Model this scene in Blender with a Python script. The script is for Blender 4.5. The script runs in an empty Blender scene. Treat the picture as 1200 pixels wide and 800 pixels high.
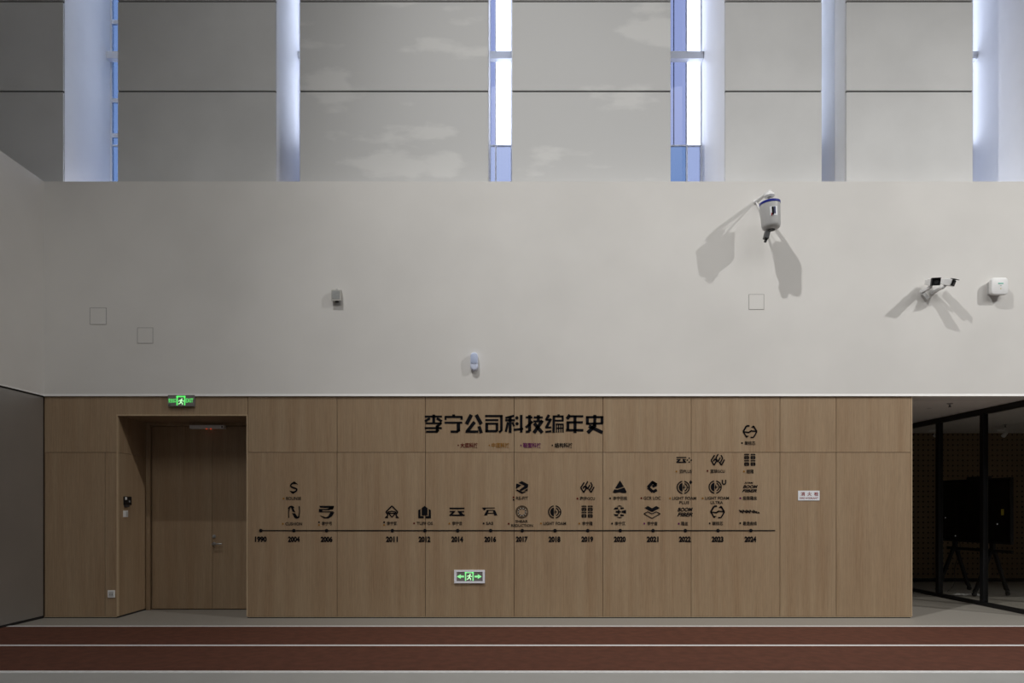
import bpy, bmesh, math, random
from mathutils import Vector, Matrix
random.seed(7)
S = bpy.context.scene
COL = S.collection
PI = math.pi

# ------------------------------------------------------------------ camera
F, CX, CY, D, EYE = 800.0, 592.0, 595.0, 9.23, 1.488
cd = bpy.data.cameras.new('camera'); cam = bpy.data.objects.new('camera', cd); COL.objects.link(cam)
cd.sensor_width = 36; cd.sensor_fit = 'HORIZONTAL'; cd.lens = 24
cd.shift_x = (600 - CX) / 1200; cd.shift_y = (CY - 400) / 1200
cd.clip_start = 0.05; cd.clip_end = 200
cam.location = (0, -D, EYE); cam.rotation_euler = (PI / 2, 0, 0)
S.camera = cam

# ------------------------------------------------------------------ sky, lamps, exposure
S.view_settings.view_transform = 'Standard'; S.view_settings.look = 'None'
S.view_settings.gamma = 1; S.view_settings.use_curve_mapping = False
S.view_settings.exposure = 0.0
w = bpy.data.worlds.new('overcast_sky'); S.world = w; w.use_nodes = True
bg = w.node_tree.nodes['Background']
bg.inputs[0].default_value = (0.73, 0.80, 1.0, 1); bg.inputs[1].default_value = 5.0

def point(name, loc, power, color, radius):
    l = bpy.data.lights.new(name, 'POINT'); l.energy = power; l.color = color; l.shadow_soft_size = radius
    o = bpy.data.objects.new(name, l); o.location = loc; COL.objects.link(o)
def spot(name, loc, target, power, color, radius, angle, blend):
    l = bpy.data.lights.new(name, 'SPOT'); l.energy = power; l.color = color; l.shadow_soft_size = radius
    l.spot_size = math.radians(angle); l.spot_blend = blend
    o = bpy.data.objects.new(name, l); o.location = loc
    o.rotation_euler = (Vector(target) - Vector(loc)).to_track_quat('-Z', 'Y').to_euler(); COL.objects.link(o)
def area(name, loc, sx, sy, power, color, tilt=(0, 0, 0)):
    l = bpy.data.lights.new(name, 'AREA'); l.shape = 'RECTANGLE'; l.size = sx; l.size_y = sy
    l.energy = power; l.color = color
    o = bpy.data.objects.new(name, l); o.location = loc; o.rotation_euler = tilt; COL.objects.link(o)
WARM = (1.0, 0.985, 0.955)
# two floodlight clusters high in the hall (their heads are aimed separately) and unseen fill lamps added far behind the camera
RIGHT, MIDDLE = (15.0, -7.4, 12.8), (-3.4, -7.0, 16.0)
spot('floodlight_right_head', RIGHT, (5, 0, 2.0), 1900, WARM, 0.10, 60, 1)
spot('floodlight_right_wide_head', RIGHT, (2, 0, 1.0), 2050, WARM, 0.10, 75, 1)
spot('floodlight_middle_wide_head', MIDDLE, (0.1, -0.5, 3.0), 560, WARM, 0.12, 150, 0.6)
spot('floodlight_middle_head', MIDDLE, (4.5, 0, 2.0), 3450, WARM, 0.12, 60, 1)
spot('floodlight_middle_low_head', MIDDLE, (2.0, 0, 0.0), 870, WARM, 0.12, 70, 1)
spot('added_fill_middle', (7, -15, 15), (6, 0, 1.0), 1500, WARM, 3.0, 50, 1)  # added fill lamps, even out the light on the lower wall
spot('added_fill_left', (0, -15, 15), (-1, 0, 1.0), 1800, WARM, 3.0, 50, 1)
spot('added_fill_right', (14, -15, 15), (9, 0, 1.0), 3300, WARM, 3.0, 50, 1)

# ------------------------------------------------------------------ geometry helpers
def W(px, py, d=D):
    return ((px - CX) * d / F, EYE - (py - CY) * d / F)

class MB:
    def __init__(s): s.v = []; s.f = []
    def add(s, vs, fs):
        n = len(s.v); s.v += [tuple(v) for v in vs]; s.f += [tuple(i + n for i in f) for f in fs]; return s
    def box(s, x0, x1, y0, y1, z0, z1):
        return s.add([(x0,y0,z0),(x1,y0,z0),(x1,y1,z0),(x0,y1,z0),(x0,y0,z1),(x1,y0,z1),(x1,y1,z1),(x0,y1,z1)],
                     [(3,2,1,0),(4,5,6,7),(0,1,5,4),(1,2,6,5),(2,3,7,6),(3,0,4,7)])
    def prism(s, pts, y0, y1):
        """outline in the wall plane (X, Z), counter-clockwise from the front, extruded from y0 (front) to y1"""
        a = sum(pts[i][0]*pts[(i+1)%len(pts)][1] - pts[(i+1)%len(pts)][0]*pts[i][1] for i in range(len(pts)))
        if a < 0: pts = pts[::-1]
        n = len(pts)
        vs = [(p[0], y0, p[1]) for p in pts] + [(p[0], y1, p[1]) for p in pts]
        fs = [tuple(range(n)), tuple(range(2*n-1, n-1, -1))]
        fs += [(i, i+n, (i+1)%n+n, (i+1)%n) for i in range(n)]
        return s.add(vs, fs)
    def tube(s, pts, r, n=10, cap=True):
        pts = [Vector(p) for p in pts]
        rs = r if isinstance(r, (list, tuple)) else [r]*len(pts)
        rings = []; up = None
        for i, p in enumerate(pts):
            t = (pts[min(i+1, len(pts)-1)] - pts[max(i-1, 0)]).normalized()
            if up is None: up = t.orthogonal().normalized()
            up = (up - t*up.dot(t)).normalized(); b = t.cross(up)
            rings.append([p + (up*math.cos(2*PI*k/n) + b*math.sin(2*PI*k/n))*rs[i] for k in range(n)])
        vs = [v for ring in rings for v in ring]; fs = []
        for i in range(len(pts)-1):
            for k in range(n):
                fs.append((i*n+k, i*n+(k+1)%n, (i+1)*n+(k+1)%n, (i+1)*n+k))
        if cap: fs += [tuple(range(n-1, -1, -1)), tuple(range((len(pts)-1)*n, len(pts)*n))]
        return s.add(vs, fs)
    def lathe(s, prof, origin, axis=(0,0,1), n=32):
        """prof: list of (radius, height) along axis"""
        q = Vector((0,0,1)).rotation_difference(Vector(axis)); o = Vector(origin)
        vs = []; fs = []
        for r, h in prof:
            for k in range(n):
                vs.append(o + q @ Vector((r*math.cos(2*PI*k/n), r*math.sin(2*PI*k/n), h)))
        m = len(prof)
        for i in range(m-1):
            for k in range(n):
                fs.append((i*n+k, i*n+(k+1)%n, (i+1)*n+(k+1)%n, (i+1)*n+k))
        fs += [tuple(range(n-1,-1,-1)), tuple(range((m-1)*n, m*n))]
        return s.add(vs, fs)
    def bar(s, a, b, wx, wy, up=(0,0,1)):
        a = Vector(a); b = Vector(b); t = (b-a).normalized(); u = Vector(up)
        u = (u - t*u.dot(t)).normalized(); v = t.cross(u)
        vs = [p + u*(i*wx/2) + v*(j*wy/2) for p in (a, b) for i, j in ((-1,-1),(1,-1),(1,1),(-1,1))]
        return s.add(vs, [(0,1,2,3),(7,6,5,4),(0,4,5,1),(1,5,6,2),(2,6,7,3),(3,7,4,0)])
    def rot(s, m, about):
        o = Vector(about); s.v = [tuple(o + m @ (Vector(v)-o)) for v in s.v]; return s
    # flat lettering pieces in the wall plane
    def stroke(s, pts, wd, y0, y1):
        h = wd/2
        for (a, b) in zip(pts[:-1], pts[1:]):
            a = Vector(a); b = Vector(b); t = (b-a)
            if t.length < 1e-9: continue
            t.normalize(); nrm = Vector((-t[1], t[0]))
            s.prism([tuple(a+nrm*h), tuple(a-nrm*h), tuple(b-nrm*h), tuple(b+nrm*h)], y0, y1)
        return s
    def build(s, name, mat, parent=None, smooth=False, bevel=0.0, kind=None, origin=None, seg=2):
        me = bpy.data.meshes.new(name)
        vs = [Vector(v) for v in s.v]
        lo = Vector((min(v[i] for v in vs) for i in range(3))); hi = Vector((max(v[i] for v in vs) for i in range(3)))
        c = Vector(origin) if origin else (lo+hi)/2
        me.from_pydata([tuple(v-c) for v in vs], [], s.f)
        if bevel or True:
            bm = bmesh.new(); bm.from_mesh(me)
            bmesh.ops.recalc_face_normals(bm, faces=bm.faces)
            if bevel:
                es = [e for e in bm.edges if len(e.link_faces) == 2 and e.calc_face_angle(0) > 0.5]
                bmesh.ops.bevel(bm, geom=es, offset=bevel, segments=seg, affect='EDGES', profile=0.5)
            bm.to_mesh(me); bm.free()
        o = bpy.data.objects.new(name, me); COL.objects.link(o)
        if mat: me.materials.append(mat)
        if smooth:
            for p in me.polygons: p.use_smooth = True
            if hasattr(me, 'set_sharp_from_angle'): me.set_sharp_from_angle(angle=math.radians(40))
        pl = Vector((0,0,0)); q = parent
        while q is not None: pl += q.location; q = q.parent
        o.location = c - pl
        if parent: o.parent = parent
        if kind: o['kind'] = kind
        return o

def thing(name, loc, label, cat, group=None):
    o = bpy.data.objects.new(name, None); o.empty_display_size = 0.1; o.location = loc; COL.objects.link(o)
    o['label'] = label; o['category'] = cat
    if group: o['group'] = group
    return o
def tag(o, label, cat, group=None):
    o['label'] = label; o['category'] = cat
    if group: o['group'] = group
    return o
def structure(name, loc=(0,0,0)):
    o = bpy.data.objects.new(name, None); o.empty_display_size = 0.1; o.location = loc; o['kind'] = 'structure'
    COL.objects.link(o); return o
B = lambda *a: MB().box(*a)

# ------------------------------------------------------------------ materials
def lin(r, g, b):
    f = lambda c: (c/255/12.92) if c/255 <= 0.04045 else ((c/255+0.055)/1.055)**2.4
    return (f(r), f(g), f(b), 1)
def mat(name, col, rough=0.6, metal=0.0, spec=0.5):
    m = bpy.data.materials.new(name); m.use_nodes = True
    p = m.node_tree.nodes['Principled BSDF']
    p.inputs['Base Color'].default_value = tuple(col) if len(col) == 4 else (*col, 1)
    p.inputs['Roughness'].default_value = rough; p.inputs['Metallic'].default_value = metal
    p.inputs['Specular IOR Level'].default_value = spec
    return m
def noisy(name, col, amt, scale=(1,1,1), rough=0.7, bump=0.0, nscale=4.0, detail=6, spec=0.4, seed=0.0, metal=0.0, world=False, col2=None, lo=0.35, hi=0.65):
    m = mat(name, col, rough, metal, spec); nt = m.node_tree; N = nt.nodes.new; L = nt.links.new
    p = nt.nodes['Principled BSDF']
    mp = N('ShaderNodeMapping'); mp.inputs['Scale'].default_value = scale; mp.inputs['Location'].default_value = (seed, seed*1.7, seed*.3)
    if world:
        g = N('ShaderNodeNewGeometry'); L(g.outputs['Position'], mp.inputs['Vector'])
    else:
        tc = N('ShaderNodeTexCoord'); L(tc.outputs['Object'], mp.inputs['Vector'])
    nz = N('ShaderNodeTexNoise'); nz.inputs['Scale'].default_value = nscale; nz.inputs['Detail'].default_value = detail
    L(mp.outputs[0], nz.inputs['Vector'])
    mr = N('ShaderNodeMapRange'); mr.inputs[1].default_value = lo; mr.inputs[2].default_value = hi
    L(nz.outputs[0], mr.inputs[0])
    mx = N('ShaderNodeMix'); mx.data_type = 'RGBA'
    c = list(col)[:3]
    mx.inputs[6].default_value = (*[x*(1-amt) for x in c], 1)
    mx.inputs[7].default_value = (*[min(1, x*(1+amt)) for x in c], 1) if col2 is None else (*col2[:3], 1)
    L(mr.outputs[0], mx.inputs[0]); L(mx.outputs[2], p.inputs['Base Color'])
    if bump:
        bp = N('ShaderNodeBump'); bp.inputs['Strength'].default_value = bump; bp.inputs['Distance'].default_value = 0.01
        L(nz.outputs[0], bp.inputs['Height']); L(bp.outputs[0], p.inputs['Normal'])
    return m

def wood(name, base, dark, light, rough=0.45):
    m = mat(name, base, rough, 0, 0.35); nt = m.node_tree; N = nt.nodes.new; L = nt.links.new
    p = nt.nodes['Principled BSDF']
    tc = N('ShaderNodeTexCoord'); oi = N('ShaderNodeObjectInfo')
    ad = N('ShaderNodeVectorMath'); ad.operation = 'MULTIPLY_ADD'
    cb = N('ShaderNodeCombineXYZ'); L(oi.outputs['Random'], cb.inputs[0]); L(oi.outputs['Random'], cb.inputs[2])
    L(cb.outputs[0], ad.inputs[0]); ad.inputs[1].default_value = (37, 0, 53); L(tc.outputs['Object'], ad.inputs[2])
    def noise(sc, scale, detail, dist=0.0):
        mp = N('ShaderNodeMapping'); mp.inputs['Scale'].default_value = sc; L(ad.outputs[0], mp.inputs[0])
        n = N('ShaderNodeTexNoise'); n.inputs['Scale'].default_value = scale; n.inputs['Detail'].default_value = detail
        n.inputs['Distortion'].default_value = dist
        L(mp.outputs[0], n.inputs['Vector']); return n.outputs[0]
    broad = noise((5, 5, 0.22), 1.6, 3, 0.3)
    grain = noise((60, 60, 0.9), 2.0, 5, 0.2)
    pores = noise((170, 170, 9), 1.0, 3)
    r1 = N('ShaderNodeMapRange'); r1.inputs[1].default_value = 0.32; r1.inputs[2].default_value = 0.68; L(broad, r1.inputs[0])
    m1 = N('ShaderNodeMix'); m1.data_type = 'RGBA'
    m1.inputs[6].default_value = dark; m1.inputs[7].default_value = light; L(r1.outputs[0], m1.inputs[0])
    r2 = N('ShaderNodeMapRange'); r2.inputs[1].default_value = 0.35; r2.inputs[2].default_value = 0.65
    r2.inputs[3].default_value = 0.90; r2.inputs[4].default_value = 1.08; L(grain, r2.inputs[0])
    r3 = N('ShaderNodeMapRange'); r3.inputs[1].default_value = 0.35; r3.inputs[2].default_value = 0.6
    r3.inputs[3].default_value = 0.92; r3.inputs[4].default_value = 1.04; L(pores, r3.inputs[0])
    mm = N('ShaderNodeMath'); mm.operation = 'MULTIPLY'; L(r2.outputs[0], mm.inputs[0]); L(r3.outputs[0], mm.inputs[1])
    sc = N('ShaderNodeVectorMath'); sc.operation = 'SCALE'; L(m1.outputs[2], sc.inputs[0]); L(mm.outputs[0], sc.inputs['Scale'])
    L(sc.outputs[0], p.inputs['Base Color'])
    bp = N('ShaderNodeBump'); bp.inputs['Strength'].default_value = 0.06; bp.inputs['Distance'].default_value = 0.004
    L(grain, bp.inputs['Height']); L(bp.outputs[0], p.inputs['Normal'])
    return m

M = {}
M['plaster'] = noisy('white_plaster', (0.74, 0.725, 0.70), 0.035, nscale=0.9, rough=0.75, world=True, seed=3)
M['plaster_edge'] = mat('white_edge_bead', (0.80, 0.79, 0.77), 0.5)
M['panel'] = noisy('grey_cement_panel', (0.60, 0.602, 0.60), 0.04, nscale=1.3, rough=0.6, world=True, seed=5, detail=8)
M['panel_patched'] = noisy('grey_cement_panel_with_wiped_patches', (0.585, 0.587, 0.585), 0.03, scale=(0.8, 1, 2.2), nscale=1.1, rough=0.6, world=True, seed=1.2, detail=7,
                           col2=(0.66, 0.66, 0.652), lo=0.55, hi=0.63)
M['reveal'] = noisy('white_reveal_paint', (0.80, 0.80, 0.80), 0.02, nscale=2, rough=0.55, world=True)
M['joint'] = mat('dark_joint', (0.035, 0.032, 0.03), 0.9)
M['black'] = mat('matt_black', (0.010, 0.010, 0.011), 0.6)
M['black_metal'] = mat('black_powder_coat', (0.006, 0.0065, 0.008), 0.42, 0.0, 0.4)
M['metal_panel'] = noisy('grey_metal_panel', (0.44, 0.43, 0.42), 0.03, nscale=1.5, rough=0.5, metal=0.8)
M['wood'] = wood('oak_veneer', (0.30, 0.2, 0.12, 1), (0.318, 0.216, 0.130, 1), (0.368, 0.268, 0.170, 1))
M['wood_edge'] = wood('oak_edge_band_and_lit_edge', (0.4, 0.3, 0.19, 1), (0.47, 0.35, 0.22, 1), (0.54, 0.41, 0.27, 1))
M['wood_joint'] = mat('brown_joint', (0.17, 0.115, 0.07), 0.8)
M['floor'] = noisy('grey_rubber_floor', (0.285, 0.265, 0.235), 0.05, nscale=45, rough=0.5, world=True, spec=0.3)
M['floor_front'] = noisy('blue_grey_sports_floor', (0.375, 0.375, 0.365), 0.03, nscale=3, rough=0.45, world=True, spec=0.3)
M['track'] = noisy('red_brown_track', (0.098, 0.036, 0.022), 0.16, nscale=9, rough=0.75, bump=0.12, world=True, spec=0.25, detail=10)
M['line'] = noisy('white_line_paint', (0.72, 0.72, 0.72), 0.06, nscale=20, rough=0.6, world=True)
M['ceiling'] = mat('ceiling_paint', (0.82, 0.80, 0.78), 0.8)
M['dark_wall'] = noisy('dark_side_wall', (0.05, 0.048, 0.046), 0.1, nscale=2, rough=0.7, world=True)
M['white_plastic'] = mat('white_plastic', (0.80, 0.80, 0.80), 0.35)
M['grey_plastic'] = mat('light_grey_plastic', (0.52, 0.52, 0.52), 0.4)
M['mid_plastic'] = mat('mid_grey_plastic', (0.28, 0.28, 0.28), 0.45)
M['dark_plastic'] = mat('dark_grey_plastic', (0.045, 0.045, 0.048), 0.4)
M['blue_white'] = mat('cool_white_plastic', (0.68, 0.74, 0.92), 0.35)
M['lens'] = mat('frosted_sensor_lens', (0.50, 0.57, 0.76), 0.3)
M['blue'] = mat('deep_blue_plastic', (0.02, 0.03, 0.30), 0.35)
M['steel'] = mat('brushed_steel', (0.45, 0.44, 0.43), 0.3, 1.0)
M['ink'] = mat('black_vinyl', (0.004, 0.004, 0.006), 0.8, 0, 0.12)
M['ink_grey'] = mat('dark_brown_vinyl', (0.022, 0.018, 0.015), 0.8, 0, 0.12)
M['ink_red'] = mat('dark_red_vinyl', (0.10, 0.006, 0.006), 0.8, 0, 0.12)
M['ink_orange'] = mat('ochre_vinyl', (0.27, 0.125, 0.02), 0.8, 0, 0.12)
M['ink_purple'] = mat('purple_vinyl', (0.11, 0.006, 0.085), 0.8, 0, 0.12)
M['ink_white'] = mat('pale_vinyl', (0.42, 0.39, 0.34), 0.7)
M['sign_red'] = mat('sign_red_print', (0.25, 0.01, 0.012), 0.5)
M['sign_white'] = mat('sign_white_board', (0.82, 0.84, 0.88), 0.4)
M['sign_frame'] = mat('silver_sign_frame', (0.86, 0.87, 0.95), 0.35)
M['sign_face'] = mat('grey_sign_face', (0.20, 0.19, 0.185), 0.35)
M['yellow'] = mat('yellow_sticker', (0.6, 0.5, 0.06), 0.5)
M['orange_box'] = mat('orange_card', (0.45, 0.16, 0.04), 0.5)
def emit(name, col, st):
    m = mat(name, col, 0.5); p = m.node_tree.nodes['Principled BSDF']
    p.inputs['Emission Color'].default_value = (*col, 1); p.inputs['Emission Strength'].default_value = st
    return m
M['green_glow'] = emit('lit_green_legend', (0.12, 0.80, 0.16), 0.85)
M['green_pale'] = emit('lit_pale_green_legend', (0.25, 0.80, 0.30), 0.75)
M['runner_glow'] = emit('lit_white_green', (0.55, 0.95, 0.55), 0.8)
M['red_led'] = emit('red_led', (0.9, 0.08, 0.02), 0.8)
M['teal_led'] = emit('teal_led', (0.02, 0.30, 0.22), 0.5)
M['white_led'] = emit('white_led', (0.6, 0.6, 0.6), 0.5)
def glass(name, tint, refl=0.05, rough=0.02):
    m = bpy.data.materials.new(name); m.use_nodes = True; nt = m.node_tree; nt.nodes.clear(); N = nt.nodes.new; L = nt.links.new
    out = N('ShaderNodeOutputMaterial'); mx = N('ShaderNodeMixShader'); t = N('ShaderNodeBsdfTransparent'); g = N('ShaderNodeBsdfGlossy')
    lw = N('ShaderNodeLayerWeight'); lw.inputs[0].default_value = 0.5      # facing term, the same from both sides of a pane
    pw = N('ShaderNodeMath'); pw.operation = 'POWER'; pw.inputs[1].default_value = 5; L(lw.outputs['Facing'], pw.inputs[0])
    fr = N('ShaderNodeMath'); fr.operation = 'MULTIPLY_ADD'; fr.inputs[1].default_value = 0.9; fr.inputs[2].default_value = 0.03; L(pw.outputs[0], fr.inputs[0])
    t.inputs[0].default_value = (*tint, 1); g.inputs['Roughness'].default_value = rough
    L(fr.outputs[0], mx.inputs[0]); L(t.outputs[0], mx.inputs[1]); L(g.outputs[0], mx.inputs[2]); L(mx.outputs[0], out.inputs[0])
    return m
M['glass'] = glass('clear_partition_glass', (0.90, 0.90, 0.89))
M['pane_clear'] = glass('clear_window_glass', (0.97, 0.98, 0.99))
M['pane_blue'] = glass('blue_tinted_window_glass', (0.287, 0.303, 0.369))
M['pane_pale'] = glass('pale_blue_window_glass', (0.308, 0.328, 0.382))
M['pane_deep'] = glass('deep_blue_window_glass', (0.205, 0.255, 0.33))
M['alu'] = mat('window_aluminium', (0.80, 0.82, 0.86), 0.4)
# perforated acoustic board
def perforated():
    m = mat('perforated_oak_board', (0.12, 0.08, 0.05), 0.6, 0, 0.2); nt = m.node_tree; N = nt.nodes.new; L = nt.links.new
    p = nt.nodes['Principled BSDF']
    g = N('ShaderNodeNewGeometry'); sp = N('ShaderNodeSeparateXYZ'); L(g.outputs['Position'], sp.inputs[0])
    def cell(o, k):
        a = N('ShaderNodeMath'); a.operation = 'MULTIPLY'; a.inputs[1].default_value = k; L(o, a.inputs[0])
        f = N('ShaderNodeMath'); f.operation = 'FRACT'; L(a.outputs[0], f.inputs[0])
        s = N('ShaderNodeMath'); s.operation = 'SUBTRACT'; s.inputs[1].default_value = 0.5; L(f.outputs[0], s.inputs[0]); return s.outputs[0]
    cb = N('ShaderNodeCombineXYZ'); L(cell(sp.outputs[0], 10), cb.inputs[0]); L(cell(sp.outputs[2], 9.6), cb.inputs[2])
    ln = N('ShaderNodeVectorMath'); ln.operation = 'LENGTH'; L(cb.outputs[0], ln.inputs[0])
    lt = N('ShaderNodeMath'); lt.operation = 'LESS_THAN'; lt.inputs[1].default_value = 0.17; L(ln.outputs['Value'], lt.inputs[0])
    mx = N('ShaderNodeMix'); mx.data_type = 'RGBA'; mx.inputs[6].default_value = (0.25, 0.18, 0.115, 1); mx.inputs[7].default_value = (0.03, 0.02, 0.014, 1)
    L(lt.outputs[0], mx.inputs[0]); L(mx.outputs[2], p.inputs['Base Color'])
    return m
M['perforated'] = perforated()

# ------------------------------------------------------------------ the hall shell
XL, XR = W(52, 0)[0], 21.0          # left side wall face, far right wall
YF, ZC = -20.0, 18.0                # wall behind the camera, ceiling
YB = 4.57                           # back wall of the glazed room
ZW = 3.0                            # top of the oak cladding
ZP = W(0, 213)[1]                   # top of the white parapet
YU = 0.45                           # face of the upper cement panels
DU = D + YU
XUL = -7.31                         # upper left side wall

def ydepth(py): return EYE * F / (py - CY) - D      # floor row of the photograph -> Y
floor = B(XL-0.2, XR, YF, YB+0.3, -0.15, 0).build('floor', M['floor'], kind='structure', origin=(0,0,0))
y1, y2, y3 = ydepth(734.2), ydepth(756.8), ydepth(787.8)
B(XL, XR, YF, y3, 0, 0.004).build('sports_floor', M['floor_front'], parent=floor)
tr = thing('running_track', (3, (y1+y3)/2, 0), 'red-brown two-lane running track strip with three white lines across the floor', 'track')
lw = [0.032, 0.034, 0.036]
B(XL, XR, y2+lw[1], y1-lw[0], 0, 0.008).build('lane', M['track'], tr)
B(XL, XR, y3+lw[2], y2-lw[1], 0, 0.008).build('lane', M['track'], tr)
for yy, h in zip((y1, y2, y3), lw):
    B(XL, XR, yy-h, yy+h, 0, 0.009).build('lane_line', M['line'], tr)

B(XUL-0.3, XR+0.2, YF-0.2, YU+1.5, ZC, ZC+0.2).build('ceiling', M['ceiling'], kind='structure')
B(XR, XR+0.2, YF, YU, 0, ZC).build('wall_right', M['plaster'], kind='structure')
B(XUL-0.3, XR+0.2, YF-0.2, YF, 0, ZC).build('wall_front', M['plaster'], kind='structure')

# left side wall: white parapet above, grey metal panel below
wl = structure('wall_left', (XL, -7, 0))
B(XL-1.2, XL, YF, YU, ZW, ZP).build('parapet', M['plaster'], wl)
B(XL-0.3, XL-0.025, YF, 1.0, 0, ZW).build('backing', M['joint'], wl)
ys = [-0.012]
while ys[-1] > YF: ys.append(ys[-1]-2.4)
for a, b in zip(ys[:-1], ys[1:]):
    B(XL-0.025, XL-0.002, max(b, YF)+0.006, a-0.006, 0.035, ZW-0.02).build('metal_panel', M['metal_panel'], wl, bevel=0.003, seg=1)
MB().add([(XL-0.01, YF, ZW), (XL+0.006, YF, ZW), (XL, YF, ZW+0.02), (XL-0.01, -0.006, ZW), (XL+0.006, -0.006, ZW), (XL, -0.006, ZW+0.02)],
         [(0,1,2),(5,4,3),(0,3,4,1),(1,4,5,2),(2,5,3,0)]).build('edge_bead', M['plaster_edge'], wl)
B(XL-0.024, XL-0.012, YF, 0.0, 0, 0.034).build('baseboard_left', M['black'], kind='structure')
wul = structure('wall_left_upper', (XUL, -7, ZP))
B(XUL-0.3, XUL-0.02, YF, YU+0.1, ZP, ZC).build('backing', M['joint'], wul)
for a, b in ((ZP, 7.40), (7.42, 8.66), (8.68, 10.3), (10.32, ZC)):
    B(XUL-0.02, XUL, YF, YU-0.02, a, b).build('wall_panel', M['dark_wall'], wul)

# ------------------------------------------------------------------ back wall, lower zone
XE = W(1069, 0)[0]
JX0, JX1 = W(138, 0)[0], W(289, 0)[0]
ZH = W(0, 487)[1]
RD = 0.72                            # depth of the door recess
wb = structure('wall_back', (0, 0, 0))
pt = 0.02
B(XL-0.025, JX0-pt, pt, RD+0.3, 0, ZW-0.002).build('backing', M['wood_joint'], wb)
B(JX0-pt, JX1+pt, pt, RD+0.3, ZH+pt, ZW-0.002).build('backing', M['wood_joint'], wb)
B(JX1+pt, XE-pt, pt, YB, 0.0, ZW-0.002).build('backing', M['wood_joint'], wb)
B(XL-0.3, JX1+pt, RD+0.3, YB, 0.0, ZW-0.002).build('backing', M['wood_joint'], wb)
ZB, ZJ = 0.022, W(0, 530)[1]
g = 0.003
def wpanel(px0, px1, z0, z1, left=None, right=None):
    x0 = W(px0, 0)[0] if left is None else left; x1 = W(px1, 0)[0] if right is None else right
    return B(x0+g, x1-g, 0, pt-0.001, z0+g, z1-g).build('wood_panel', M['wood'], wb, bevel=0.0015, seg=1)
es = 0.017                           # oak edge strip around the opening
# panel that turns over the door opening
x0, x1, xj = XL+0.004, W(290.5, 0)[0]-g, JX0-es
MB().prism([(x0, ZJ+g), (xj, ZJ+g), (xj, ZH+es), (x1, ZH+es), (x1, ZW-0.006), (x0, ZW-0.006)], 0, pt-0.001).build('wood_panel', M['wood'], wb)
wpanel(52, 123, ZB, ZJ, left=XL+0.004); wpanel(123, 0, ZB, ZJ, right=JX0-es+g)
cols = [290.5, 395, 498.5, 602.5, 706.5, 810, 914, 980, 1069]
for i, (a, b) in enumerate(zip(cols[:-1], cols[1:])):
    rt = XE-0.012 if i == len(cols)-2 else None
    lf = JX1+es-g if i == 0 else None
    wpanel(a, b, ZB, ZJ, left=lf, right=rt)
    wpanel(a, b, ZJ, ZW-0.003, left=(W(290.5,0)[0] if i == 0 else None), right=rt)
# oak edge strips; the wall-end and bottom ones paint in edges catching light
B(JX0-es+0.001, JX0, -0.004, RD*0.02+pt, ZB, ZH+es).build('edge_strip', M['wood_edge'], wb)
B(JX1, JX1+es-0.001, -0.004, pt+0.01, ZB, ZH+es).build('edge_strip', M['wood_edge'], wb)
B(JX0, JX1, -0.004, pt+0.01, ZH, ZH+es-0.001).build('edge_strip', M['wood_edge'], wb)
B(XE-0.012, XE, -0.002, pt, ZB, ZW-0.005).build('edge_strip', M['wood_edge'], wb)
for a, b in ((XL, JX0-es), (JX1+es, XE-0.012)):
    B(a, b, -0.0015, 0.012, ZB-0.008, ZB).build('edge_strip', M['wood_edge'], wb)  # pale tone stands in for the lower panel edge catching light
for z0, z1 in ((ZB, ZJ), (ZJ, ZW-0.003)):
    B(XE-pt, XE-0.001, pt+0.002, 1.2, z0+g, z1-g).build('wood_panel', M['wood'], wb)
    B(XE-pt, XE-0.001, 1.204, 2.6, z0+g, z1-g).build('wood_panel', M['wood'], wb)
    B(XE-pt, XE-0.001, 2.604, YB, z0+g, z1-g).build('wood_panel', M['wood'], wb)
# recess lining: jambs and soffit
jy = pt+0.012
for z0, z1 in ((ZB, ZJ), (ZJ, ZH)):
    B(JX0-pt+0.001, JX0, jy, RD, z0+g*0.6, z1-g*0.6).build('wood_panel', M['wood'], wb)
    B(JX1, JX1+pt-0.001, jy, RD, z0+g*0.6, z1-g*0.6).build('wood_panel', M['wood'], wb)
B(JX0, JX1, jy, RD, ZH, ZH+pt-0.001).build('wood_panel', M['wood'], wb)
# recessed black plinth under the cladding
bb = structure('baseboard_back', (0, 0, 0))
B(XL, JX0-0.012, 0.006, pt, 0, ZB-0.009).build('plinth', M['black'], bb)
B(JX1+0.012, XE-0.02, 0.006, pt, 0, ZB-0.009).build('plinth', M['black'], bb)
B(JX0-0.018, JX0-0.006, jy, RD, 0, ZB).build('plinth', M['black'], bb)

# ------------------------------------------------------------------ double door in the recess
door = structure('door_1', ((JX0+JX1)/2, RD, 0))
fw = 0.062
B(JX0, JX0+fw, RD, RD+0.12, 0, ZH).build('door_frame', M['wood'], door, bevel=0.004, seg=1)
B(JX1-fw, JX1, RD, RD+0.12, 0, ZH).build('door_frame', M['wood'], door, bevel=0.004, seg=1)
B(JX0+fw, JX1-fw, RD, RD+0.12, ZH-0.045, ZH).build('door_frame', M['wood'], door, bevel=0.004, seg=1)
B(JX0+fw, JX1-fw, RD+0.09, RD+0.12, 0, ZH-0.045).build('door_stop', M['black'], door)
xs = (249-CX)*(D+RD+0.04)/F
lf = B(JX0+fw+0.012, xs-0.002, RD+0.035, RD+0.085, 0.012, ZH-0.053).build('door_leaf', M['wood'], door, bevel=0.002, seg=1)
rt = B(xs+0.002, JX1-fw-0.006, RD+0.035, RD+0.085, 0.012, ZH-0.053).build('door_leaf', M['wood'], door, bevel=0.002, seg=1)
dy = RD+0.035
hx, hz = (251-CX)*(D+dy)/F, EYE-(637-CY)*(D+dy)/F
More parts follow.
